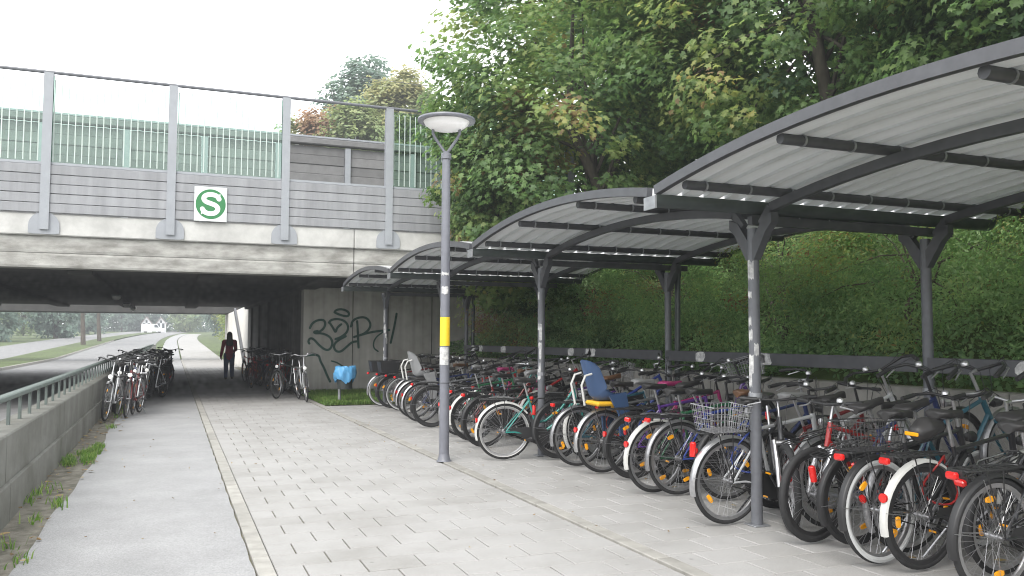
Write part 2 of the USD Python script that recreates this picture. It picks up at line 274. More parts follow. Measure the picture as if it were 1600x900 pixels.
# ------------------------------------------------------------------ the setting: terrain, paths, road
def sstep(a, b, x): t = np.clip((x-a)/(b-a), 0, 1); return t*t*(3-2*t)
def height(x, y):
    x, y = np.broadcast_arrays(np.asarray(x, float), np.asarray(y, float))
    far = np.where(y > 62, (y-62)*0.0165, 0.0)
    bank = np.where(x > 6.78, 0.98 + 3.4*sstep(6.9, 12.5, x) + 0.12*np.sin(y*0.9+x), 0.0)
    bank = bank*np.where(y < 44, 1.0, 1-sstep(44, 52, y)) 
    bank = np.where(y > 44, np.where(x > 5.2, bank, 0), bank)
    return bank + far
gx = np.unique(np.concatenate([[-140, -100, -60, -40, -30, -20, -14], np.arange(-12, 6.5, 1.5), [6.77, 6.79, 6.95, 7.3, 7.8, 8.4, 9, 10, 11, 12.5, 15, 20, 30, 45, 70, 100, 140]]))
gy = np.unique(np.concatenate([[-40, -30, -15], np.arange(-10, 70, 1.5), np.arange(70, 300, 12), [330]]))
GX, GY = np.meshgrid(gx, gy); GZ = height(GX, GY) - 0.06
nv = GX.shape[1]; i, j = np.meshgrid(np.arange(len(gy)-1), np.arange(len(gx)-1), indexing='ij')
g = MB().quads(np.stack([GX, GY, GZ], -1).reshape(-1, 3), np.stack([i*nv+j, i*nv+j+1, (i+1)*nv+j+1, (i+1)*nv+j], -1).reshape(-1, 4))
obj('ground', g, MATS['meadow'], kind='structure')
def strip(name, x0, x1, y0, y1, z, m, dy=2.0, **kw):
    ys = np.unique(np.concatenate([np.arange(y0, y1, dy), [y1]])); b = MB()
    f0 = x0 if callable(x0) else (lambda y: x0+0*y); f1 = x1 if callable(x1) else (lambda y: x1+0*y)
    v = np.stack([np.stack([f0(ys), ys, height(0, ys)+z], 1), np.stack([f1(ys), ys, height(0, ys)+z], 1)], 1).reshape(-1, 3)
    k = np.arange(len(ys)-1)*2; b.quads(v, np.stack([k, k+1, k+3, k+2], 1)); return obj(name, b, m, **kw)
bend = lambda y: np.where(y > 110, (y-110)**2*0.0004, 0)
strip('cycle_path', lambda y: -0.88+0.03*np.sin(y*0.7)+0.015*np.sin(y*2.9)+bend(y), lambda y: 0.522+0.006*np.sin(y*9.1)+bend(y), -6, 190, 0.0, MATS['path_asphalt'], dy=0.25, kind='structure')
strip('verge', -1.6, lambda y: -0.80+0*y, -6, 80, -0.012, MATS['gravel'], kind='structure')
strip('road', lambda y: -7.0+bend(y), lambda y: -1.75+bend(y), -20, 260, -0.02, MATS['road_asphalt'], dy=4, kind='structure')
strip('grass_verge', lambda y: -10.0+bend(y), lambda y: -7.2+bend(y), 42, 260, 0.06, MATS['meadow'], dy=4, kind='structure')
strip('side_road', lambda y: -15.5+bend(y), lambda y: -10.3+bend(y), 42, 260, -0.015, MATS['road_asphalt'], dy=4, kind='structure')
road_kerb = MB()
for y in np.arange(-20, 120, 1.0):
    b = float(bend(y)); z = float(height(0, y)); road_kerb.box(-7.16+b, -7.0+b, y, y+0.985, z-0.05, z+0.1)
obj('road_kerb', road_kerb, MATS['kerb_concrete'], kind='structure')
strip('paving_bed', 0.40, 6.78, -6, 44, -0.016, MATS['joint_sand'], dy=4, kind='structure')
strip('far_footpath', lambda y: 0.62+bend(y), lambda y: 3.2+bend(y), 44.0, 190, -0.004, MATS['paver_concrete'], kind='structure')

K2 = lambda y: 3.11 - 0.0055*(y-9)       # right edge of the walkway: a line of kerb stones
r_ = rng(3)
ks = thing('kerb', kind='structure')
for y in np.arange(-2, 60, 1.0):
    b = MB().paver(0.535, 0.645, y+0.004, y+0.996, -0.05, 0.012+0.003*r_.random(), 0.006, tone=r_.random()); obj('kerb_stone', b, MATS['kerb_concrete'], ks, tone=True)
ks = thing('kerb', kind='structure')
for y in np.arange(-2, 23, 1.0):
    x = K2(y+.5); b = MB().paver(x-0.06, x+0.06, y+0.004, y+0.996, -0.05, 0.010+0.004*r_.random(), 0.006, tone=r_.random()); obj('kerb_stone', b, MATS['kerb_concrete'], ks, tone=True)

def paving(name, x0f, x1f, y0, y1, w, d, material, limit, seed, skip=None):
    pv = thing(name, kind='structure'); q = rng(seed); rest = MB(); n = 0; gap = 0.0048
    cells = []; row = 0; y = y0
    while y < y1:
        xs = np.arange(x0f(y) - w*(0.5 if row % 2 else 0.0), x1f(y), w)
        for x in xs:
            a, b = max(x, x0f(y)), min(x+w, x1f(y))
            if b-a > 0.04 and not (skip and skip((a+b)/2, y+d/2)): cells.append((a, b, y, y+d))
        y += d; row += 1
    px = lambda c: 0  # cells come nearest first
    for a, b, u, v in cells:
        m_ = MB() if (n < limit and u > 3.2) else rest
        m_.paver(a+gap, b-gap, u+gap, v-gap, -0.05, 0.0+q.normal()*0.0008, 0.005, tone=np.clip(0.5+0.22*q.normal(), 0, 1), dz=q.normal(size=4)*0.0009)
        if m_ is not rest: obj('paver', m_, material, pv, tone=True); n += 1
    obj('distant_pavers', rest, material, pv, tone=True, kind='stuff'); return pv
paving('walkway', lambda y: 0.650, lambda y: K2(y)-0.075, 2.60, 44, 0.375, 0.315, MATS['paver_concrete'], 298, 11)
grass_zone = lambda x, y: (y > 18.75 and x > K2(y)) 
paving('parking_pavement', lambda y: K2(y)+0.078, lambda y: 6.58, 2.45, 23.2, 0.40, 0.33, MATS['slab_concrete'], 298, 12, skip=grass_zone)

# grass patch by the abutment, tufts along the low wall
def blades(n, fx, seed, h=(0.05, 0.13), w=0.006):
    q = rng(seed); b = MB()
    p = fx(q, n); n = len(p); a = q.random(n)*2*PI; hh = q.uniform(*h, n); d = np.stack([np.cos(a), np.sin(a), 0*a], 1); s_ = np.stack([-np.sin(a), np.cos(a), 0*a], 1)
    base = np.c_[p, np.zeros(n)] if p.shape[1] == 2 else p; mid = base + d*hh[:, None]*0.2 + np.c_[0*a, 0*a, hh*0.6]; tip = base + d*hh[:, None]*0.6 + np.c_[0*a, 0*a, hh]
    v = np.stack([base-s_*w, base+s_*w, mid+s_*w*0.8, mid-s_*w*0.8, tip], 1).reshape(-1, 3); k = np.arange(n)*5
    f = np.vstack([np.stack([k, k+1, k+2], 1), np.stack([k, k+2, k+3], 1), np.stack([k+3, k+2, k+4], 1)])
    return b.add(v, f, np.repeat(q.random(n), 5))
obj('lawn_soil', MB().quads([(K2(19)+.05, 18.76, -0.004), (6.5, 18.76, -0.004), (6.5, 23.3, -0.004), (K2(23)+.05, 23.3, -0.004)], [(0, 1, 2, 3)]), MATS['soil'], kind='structure')
obj('lawn_grass', blades(26000, lambda q, n: np.stack([q.uniform(3.14, 6.4, n), 18.78+4.4*q.random(n)**1.15], 1), 5, w=0.008), MATS['grass_blade'], tone=True, label='green grass growing in the patch before the abutment wall', cat='grass', kind='stuff')
def tuft(q, n):
    c = np.stack([q.uniform(-1.2, -0.85, 60), q.uniform(3, 34, 60)], 1); c[:8] = np.c_[q.uniform(-1.15, -0.85, 8), q.uniform(11.0, 12.8, 8)]
    k = q.integers(0, 60, n); k[:n//3] = q.integers(0, 8, n//3)
    return np.clip(c[k] + q.normal(size=(n, 2))*np.array([0.04, 0.09]), [-1.23, 0], [-0.82, 40])
obj('weeds', blades(1800, tuft, 6, h=(0.03, 0.10)), MATS['grass_blade'], tone=True, label='thin weeds sprouting along the foot of the low wall', cat='weeds', kind='stuff')
def litter(n, seed, fx, size=(0.02, 0.05)):
    q = rng(seed); p = fx(q, n); n = len(p); a = q.random(n)*2*PI; s_ = q.uniform(*size, n)
    ring = np.array([(1, 0), (0.3, 0.5), (-0.6, 0.4), (-0.9, 0), (-0.5, -0.45), (0.4, -0.4)])
    x = ring[None, :, 0]*np.cos(a)[:, None] - ring[None, :, 1]*np.sin(a)[:, None]; y = ring[None, :, 0]*np.sin(a)[:, None] + ring[None, :, 1]*np.cos(a)[:, None]
    z = 0.012 + q.random((n, 6))*0.014
    v = np.stack([p[:, :1]+x*s_[:, None], p[:, 1:2]+y*s_[:, None], z], -1).reshape(-1, 3); k = np.arange(n)*6
    f = np.vstack([np.stack([k, k+i+1, k+i+2], 1) for i in range(4)])
    return MB().add(v, f, np.repeat(q.random(n), 6))
obj('fallen_leaves', litter(520, 8, lambda q, n: np.where(q.random((n, 1)) < 0.45, np.stack([-1.22+0.5*q.random(n)**1.6, q.uniform(4, 32, n)], 1), np.where(q.random((n, 1)) < 0.6, np.stack([q.uniform(4.5, 6.6, n), q.uniform(3, 19, n)], 1), np.stack([q.uniform(3.2, 6, n), q.uniform(22.2, 23.2, n)], 1)))), MATS['dry_leaf'], tone=True, label='scattered dry leaves at the foot of the walls', cat='leaves', kind='stuff')
obj('small_leaf_litter', litter(70, 9, lambda q, n: np.stack([q.uniform(-0.6, 4.2, n), q.uniform(4, 17, n)], 1), size=(0.008, 0.018)), MATS['dry_leaf'], tone=True, label='few tiny leaf scraps lying on the open paving', cat='leaves', kind='stuff')

# low wall with railing on the left, retaining wall on the right
lw = thing('low_wall', 'low grey concrete wall between cycle path and road', 'wall')
for k, y in enumerate(np.arange(-4, 76, 4.0)):
    obj('wall_panel', MB().box(-1.52, -1.24, y+0.006, y+3.994, -0.1, 0.69+float(height(0, y)), 0.012), MATS['wall_concrete_low'], lw)
    obj('wall_base', MB().box(-1.239, -1.20, y+0.006, y+3.994, -0.1, 0.30+float(height(0, y)), 0.006), MATS['wall_concrete_low'], lw)
rl = thing('railing', 'grey-green steel railing on top of the low concrete wall', 'railing', loc=(-1.38, 0, 0.69))
obj('handrail', MB().box(-0.045, 0.045, -4, 72, 0.235, 0.285, 0.01), MATS['rail_green'], rl)
for y in np.arange(-3.5, 72, 0.62): obj('railing_post', MB().box(-0.012, 0.012, y, y+0.06, 0.0, 0.236), MATS['rail_green'], rl)
rw = thing('retaining_wall', 'pale low concrete retaining wall behind the bicycle shelter', 'wall')
for y in np.arange(-4, 23.2, 2.27):
    obj('wall_panel', MB().box(6.60, 6.80, y+0.005, min(y+2.265, 23.25), -0.1, 1.04, 0.012), MATS['kerb_concrete'], rw)

# ------------------------------------------------------------------ railway bridge
YB = 18.9
br = thing('railway_bridge', 'concrete railway bridge with dark underside crossing over the path', 'bridge')
def grid_face(b, x0, x1, z0, z1, y, nx, nz, amp, seed):
    xs, zs = np.linspace(x0, x1, nx), np.linspace(z0, z1, nz); X, Z = np.meshgrid(xs, zs)
    n = meshkit.fbm(np.stack([X*1.5, 0*X+y, Z*9], -1), 4, seed); e = np.ones_like(X); e[0] = e[-1] = 0
    Y = y - amp*n*e
    i, j = np.meshgrid(np.arange(nz-1), np.arange(nx-1), indexing='ij'); return b.quads(np.stack([X, Y, Z], -1).reshape(-1, 3), np.stack([i*nx+j, i*nx+j+1, (i+1)*nx+j+1, (i+1)*nx+j], -1).reshape(-1, 4))
for a, b_, z0, z1 in ((-14, 3.755, 2.87, 3.16), (-14, 3.755, 3.168, 3.505), (3.775, 8.2, 2.87, 3.16), (3.775, 8.2, 3.168, 3.505)):
    m_ = MB().box(a, b_, YB+0.03, YB+0.5, z0, z1); grid_face(m_, a, b_, z0+0.002, z1-0.002, YB+0.028, 160 if a < 0 else 50, 8, 0.022, 4)
    obj('edge_beam', m_, MATS['old_concrete'], br)
obj('coping', MB().box(-14, 3.757, YB-0.05, YB+0.6, 3.508, 3.945, 0.02), MATS['coping_concrete'], br); obj('coping', MB().box(3.767, 9.6, YB-0.05, YB+0.6, 3.508, 3.945, 0.02), MATS['coping_concrete'], br)
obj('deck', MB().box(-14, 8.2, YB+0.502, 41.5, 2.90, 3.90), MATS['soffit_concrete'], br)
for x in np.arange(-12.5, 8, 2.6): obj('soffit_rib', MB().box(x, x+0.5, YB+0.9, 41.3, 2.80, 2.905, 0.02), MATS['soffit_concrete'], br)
ab = obj('abutment_wall', MB().box(3.29, 3.70, 23.81, 41.5, -0.2, 2.798), MATS['shaded_concrete'], br)
obj('abutment_front', MB().box(3.29, 9.2, 23.30, 23.80, -0.2, 2.86), MATS['board_concrete'], br)
for x in (4.62, 5.62, 6.9): obj('wall_joint', MB().box(x, x+0.02, 23.294, 23.301, 0, 2.85), MATS['soffit_concrete'], br)
obj('wing_wall', MB().box(9.21, 9.6, YB-0.02, 23.9, 0, 3.5), MATS['old_concrete'], br)
obj('far_abutment', MB().box(-8.4, -7.75, YB+0.6, 41.5, -0.2, 2.80), MATS['shaded_concrete'], br)
for y in (25, 28.5, 32, 35.5, 39): obj('wall_pillar', MB().box(3.22, 3.289, y, y+0.35, 0, 2.8, 0.01), MATS['shaded_concrete'], br)
b2 = thing('rear_bridge', 'second narrow concrete bridge beyond the underpass opening', 'bridge')
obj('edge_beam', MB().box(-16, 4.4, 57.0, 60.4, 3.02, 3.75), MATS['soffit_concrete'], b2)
obj('coping', MB().box(-16, 4.4, 56.9, 57.3, 3.755, 4.1, 0.02), MATS['old_concrete'], b2)
obj('side_wall', MB().box(3.3, 3.75, 41.52, 60.5, -0.2, 3.01, 0.02), MATS['far_concrete'], b2)
obj('stair_stringer', MB().bar((3.24, 43, 0.4), (3.24, 50, 3.0), 0.1, 0.3), MATS['shelter_paint'], b2)
# underpass lamps hanging below the soffit
for k, (x, y) in enumerate([(-1.66, 28.9), (-1.66, 35.4), (-1.66, 41.0)]):
    ul = thing('underpass_lamp', ['round pale lamp under the bridge, nearest of its row', 'round lamp under the bridge, middle of its row', 'round lamp under the bridge, farthest of its row'][k], 'lamp', loc=(x, y, 2.80))
    obj('housing', MB().lathe([(0.001, 0), (0.14, 0), (0.14, -0.05), (0.001, -0.05)], 16), MATS['galvanised'], ul)
    obj('diffuser', MB().lathe([(0.13, -0.051), (0.12, -0.11), (0.08, -0.15), (0.001, -0.165)], 16), MATS['white_sheet'], ul, smooth=50)

# noise barrier on the bridge edge
SP, X0 = 2.318, -0.105
nb = thing('noise_barrier', 'grey noise barrier with striped glass panes along the front bridge edge', 'noise barrier')
posts = [X0 + k*SP for k in range(-6, 5)]
for x in posts:
    p = obj('barrier_post', MB().box(x-0.085, x+0.085, YB-0.12, YB-0.105, 3.62, 6.78).box(x-0.085, x+0.085, YB+0.02, YB+0.035, 3.90, 6.78).box(x-0.006, x+0.006, YB-0.106, YB+0.021, 3.92, 6.78), MATS['barrier_post'], nb)
    a = np.linspace(0, PI, 15); poly = [(x+0.275*math.cos(t), 3.70+0.275*math.sin(t)) for t in a] + [(x-0.275, 3.55), (x-0.2, 3.53), (x+0.2, 3.53), (x+0.275, 3.55)]
    obj('foot_plate', MB().prism(poly, YB-0.075, YB-0.055), MATS['barrier_post'], p)
    for sx_ in (-0.2, 0.2): obj('bolt', MB().lathe([(0.001, 0.03), (0.022, 0.03), (0.022, 0)], 8, (x+sx_, YB-0.075, 3.585), axis='y'), MATS['steel_grey'], p)
q = rng(21)
for k in range(len(posts)-1):
    xa, xb = posts[k]+0.012, posts[k+1]-0.012
    for i in range(5):
        z = 3.955 + i*0.193
        obj('barrier_board', MB().box(xa, xb, YB-0.095+0.004*(i % 2), YB+0.015, z+0.005, z+0.188, 0.008, tone=q.random()), MATS['barrier_grey'], nb, tone=True)
    obj('pane_rail', MB().box(xa, xb, YB-0.07, YB+0.01, 4.925, 4.975), MATS['barrier_post'], nb)
    if k != 7:
        pn = obj('glass_pane', MB().box(xa, xb, YB-0.045, YB-0.030, 4.978, 6.72), MATS['pane_glass'], nb)
        st = MB()
        for x in np.arange(xa+0.09, xb-0.03, 0.128): st.box(x, x+0.020, YB-0.0485, YB-0.0465, 5.0, 6.66)
        obj('pane_stripes', st, MATS['stripe_print'], pn)
obj('top_rail', MB().tube([(posts[0], YB-0.04, 6.80), (posts[-1]+2, YB-0.04, 6.80)], 0.034, 8), MATS['post_paint'], nb, smooth=40)
# rear barrier between the tracks
RB = 26.0
rb = thing('noise_barrier', 'dark boarded noise barrier with white posts standing behind the glass panes', 'noise barrier')
for k in range(-6, 5):
    x = 0.74 + 2.09*k
    obj('barrier_post', MB().box(x-0.085, x+0.085, RB-0.15, RB-0.02, 3.9, 7.36), MATS['barrier_post'], rb)
    for i in range(12):
        z = 3.92 + i*0.288
        obj('barrier_board', MB().box(x+0.09, x+2.0, RB-0.08+0.02*(i % 2), RB, z, z+0.282, 0.012, tone=q.random()), MATS['barrier_dark'], rb, tone=True)
obj('cap', MB().box(-12, 10.5, RB-0.2, RB+0.08, 7.40, 7.60, 0.03), MATS['barrier_dark'], rb, tone=True)
obj('cap_strip', MB().box(-12, 10.5, RB-0.19, RB+0.07, 7.605, 7.66), MATS['barrier_post'], rb)

# station sign
sg = thing('station_sign', 'square white sign with green disc and white letter S', 'sign', loc=(0.68, YB-0.12, 4.31))
obj('plate', MB().box(-0.325, 0.325, -0.006, 0.014, -0.365, 0.365, 0.004), MATS['sign_white'], sg)
obj('plate_edge', MB().box(-0.33, 0.33, 0.015, 0.02, -0.37, 0.37), MATS['galvanised'], sg)
def ribbon(pts, w, thick=0.003):
    """a flat painted stroke in the xz plane (faces -y)"""
    from shapely.geometry import LineString
    p = np.array(pts, float)
    if len(p) > 2:
        for _ in range(2):
            qn = [p[0]]
            for a, b in zip(p[:-1], p[1:]): qn += [a*0.75+b*0.25, a*0.25+b*0.75]
            qn.append(p[-1]); p = np.array(qn)
    return LineString(p).buffer(w/2, quad_segs=3)
def flat(shape, y0, y1):
    m_ = MB()
    for gsh in getattr(shape, 'geoms', [shape]):
        t = trimesh.creation.extrude_polygon(gsh, y1-y0, engine='earcut'); v = np.array(t.vertices); m_.add(np.stack([v[:, 0], y1-v[:, 2], v[:, 1]], 1), np.array(t.faces))
    return m_
S = [(0.165, 0.115), (0.13, 0.175), (0.05, 0.205), (-0.05, 0.205), (-0.13, 0.165), (-0.145, 0.10), (-0.10, 0.045), (0.0, 0.015), (0.10, -0.02), (0.15, -0.08), (0.13, -0.155), (0.05, -0.205), (-0.05, -0.205), (-0.13, -0.17), (-0.165, -0.11)]
from shapely.geometry import box as sbox, Polygon
from shapely.ops import unary_union
sshape = unary_union([ribbon(S, 0.098), Polygon([(0.19, 0.23), (0.19, 0.075), (0.145, 0.075), (0.10, 0.16)]), Polygon([(-0.19, -0.23), (-0.19, -0.075), (-0.145, -0.075), (-0.10, -0.16)])])
obj('disc', flat(Polygon([(0.30*math.cos(t), 0.318*math.sin(t)) for t in np.linspace(0, 2*PI, 65)[:-1]]), -0.0107, -0.0062), MATS['sign_green'], sg)
obj('letter', flat(sshape, -0.0145, -0.0108), MATS['sign_white'], sg)

# graffiti strokes on the abutment front
GR = dict(halo=[[4.12, 2.19], [4.16, 2.25], [4.29, 2.28], [4.43, 2.25], [4.53, 2.17], [4.5, 2.08], [4.37, 2.09], [4.21, 2.14], [4.12, 2.19]],
 a=[[3.46, 1.75], [3.52, 1.88], [3.66, 1.97], [3.82, 1.98], [3.88, 1.9], [3.85, 1.76], [3.73, 1.65], [3.59, 1.61], [3.57, 1.65], [3.67, 1.67]],
 b=[[3.61, 1.61], [3.79, 1.61], [3.99, 1.53], [4.08, 1.39], [4.06, 1.23], [3.96, 1.14], [3.84, 1.18], [3.69, 1.31], [3.57, 1.45], [3.47, 1.48], [3.42, 1.39], [3.45, 1.33]],
 c=[[3.97, 1.9], [4.03, 1.98], [4.21, 2.01], [4.4, 1.96], [4.51, 1.82], [4.48, 1.64], [4.32, 1.51], [4.16, 1.45]], d=[[3.99, 1.9], [4.09, 1.76], [4.16, 1.62], [4.19, 1.76], [4.31, 1.86]],
 e=[[4.44, 1.53], [4.28, 1.45], [4.15, 1.35], [4.11, 1.23], [4.18, 1.11], [4.31, 1.1], [4.45, 1.22], [4.61, 1.37], [4.76, 1.39]], f=[[4.8, 1.22], [4.78, 1.47], [4.77, 1.72], [4.75, 1.95]],
 g=[[4.58, 1.8], [4.62, 1.97], [4.81, 2.06], [5.0, 2.06], [5.13, 1.91], [5.11, 1.75], [4.98, 1.62], [4.84, 1.56], [4.67, 1.51]], h=[[4.84, 1.56], [5.11, 1.64], [5.36, 1.68], [5.66, 1.71]],
 i=[[5.53, 1.68], [5.32, 1.54], [5.22, 1.39], [5.22, 1.2], [5.35, 1.11]], j=[[5.87, 2.17], [5.81, 1.81], [5.71, 1.35]],
 k=[[3.38, 1.0], [3.54, 1.03], [3.72, 1.01], [3.75, 0.86], [3.86, 0.67], [3.93, 0.49], [4.03, 0.29]], l=[[4.06, 0.85], [4.21, 0.81], [4.39, 0.69]])
gf = thing('graffiti', 'dark green spray-painted graffiti tag on the concrete abutment wall', 'graffiti')
for n_, (k, p) in enumerate(GR.items()): obj('stroke', flat(ribbon(p, 0.062 if k not in 'il' else 0.04), 23.288+0.0008*n_-0.006, 23.288+0.0008*n_-0.003), MATS['spray_paint'], gf)

# litter bin
bn = thing('litter_bin', 'dark litter bin with blue plastic bag on a grey post', 'litter bin', loc=(3.60, 19.1, 0))
obj('post', MB().tube([(-0.06, 0.12, -0.05), (-0.06, 0.12, 0.75)], 0.035, 10), MATS['galvanised'], bn, smooth=40)
obj('bucket', MB().lathe([(0.001, 0.34), (0.16, 0.34), (0.185, 0.80), (0.17, 0.80), (0.15, 0.37), (0.001, 0.36)], 20, (0.02, -0.06, 0)), MATS['bin_plastic'], bn, smooth=40)
a = np.linspace(0, 2*PI, 41)[:-1]; prof = [(0.10, 0.80), (0.17, 0.845), (0.215, 0.83), (0.225, 0.76), (0.245, 0.68), (0.235, 0.58), (0.20, 0.535)]
q = rng(31); V = []
for i, (r, z) in enumerate(prof):
    for t in a: V.append((0.02+(r+0.02*math.sin(5*t+i)*min(i, 3)/3+0.012*q.normal())*math.cos(t), -0.06+(r+0.02*math.sin(7*t+i*0.7)*min(i, 3)/3+0.012*q.normal())*math.sin(t), z+0.012*q.normal()-(0.06*math.sin(3*t) if i == 6 else 0)))
i, j = np.meshgrid(np.arange(6), np.arange(40), indexing='ij'); j2 = (j+1) % 40
obj('bag', MB().quads(V, np.stack([i*40+j, (i+1)*40+j, (i+1)*40+j2, i*40+j2], -1).reshape(-1, 4)), MATS['bag_blue'], bn, smooth=60)

# street lamp
sl = thing('street_lamp', 'grey street lamp with flat disc head and forked arm beside the walkway', 'street lamp', loc=(3.08, 9.82, 0))
pole = obj('pole', MB().tube([(0, 0, 0.012), (0, 0, 1.9), (0, 0, 3.72)], [0.060, 0.058, 0.050], 20), MATS['lamp_grey'], sl, smooth=40)
obj('collar', MB().lathe([(0.0605, 0.10), (0.075, 0.03), (0.095, 0.012)], 20), MATS['lamp_grey'], sl, smooth=40)
obj('pole_band', MB().lathe([(0.055, 0.94), (0.0615, 0.945), (0.0615, 0.955), (0.055, 0.96)], 20), MATS['shelter_paint'], pole); obj('pole_cap', MB().lathe([(0.058, 3.70), (0.064, 3.70), (0.064, 3.76), (0.02, 3.80), (0.0005, 3.80)], 20), MATS['lamp_grey'], sl, smooth=40)
ca = np.array([cr[0], cr[1], 0])
for s_ in (-1, 1): obj('arm', MB().tube([ca*0.0*s_+np.array([0, 0, 3.76]), ca*0.13*s_+np.array([0, 0, 3.95]), ca*0.165*s_+np.array([0, 0, 4.02]), ca*0.165*s_+np.array([0, 0, 4.14])], 0.018, 8), MATS['lamp_grey'], sl, smooth=50)
obj('disc', MB().lathe([(0.26, 4.165), (0.352, 4.165), (0.36, 4.18), (0.352, 4.20), (0.22, 4.225), (0.0005, 4.235)], 48), MATS['lamp_grey'], sl, smooth=35)
obj('bowl', MB().lathe([(0.285, 4.164), (0.262, 4.125), (0.20, 4.08), (0.10, 4.052), (0.0005, 4.045)], 40), MATS['lamp_bowl'], sl, smooth=60)
def wrap(b, r, a0, a1, z0, z1, n=10, jag=None):
    t = np.linspace(a0, a1, n); zz0 = np.full(n, z0) if jag is None else z0+jag.normal(size=n)*0.008; zz1 = np.full(n, z1) if jag is None else z1+jag.normal(size=n)*0.008
    v = np.vstack([np.stack([r*np.cos(t), r*np.sin(t), zz0], 1), np.stack([r*np.cos(t), r*np.sin(t), zz1], 1)]); k = np.arange(n-1)
    return b.quads(v, np.stack([k, k+1, n+k+1, n+k], 1))
vd = math.atan2(-9.82, -3.08)
obj('notice', wrap(MB(), 0.0612, vd-1.9, vd+1.5, 1.40, 1.75), MATS['sticker_yellow'], sl, smooth=True, label='yellow notice wrapped round the pole')
obj('notice', wrap(MB(), 0.0610, vd-1.9, vd+0.8, 1.17, 1.385), MATS['sticker_white'], sl, smooth=True, label='torn white notice below the yellow one')
q = rng(44)
for z0, dz in ((2.03, 0.09), (2.26, 0.03)): obj('sticker', wrap(MB(), 0.0600, vd-0.9+q.random()*0.4, vd+0.5+q.random()*0.5, z0, z0+dz, jag=q), MATS['sticker_white'], sl)

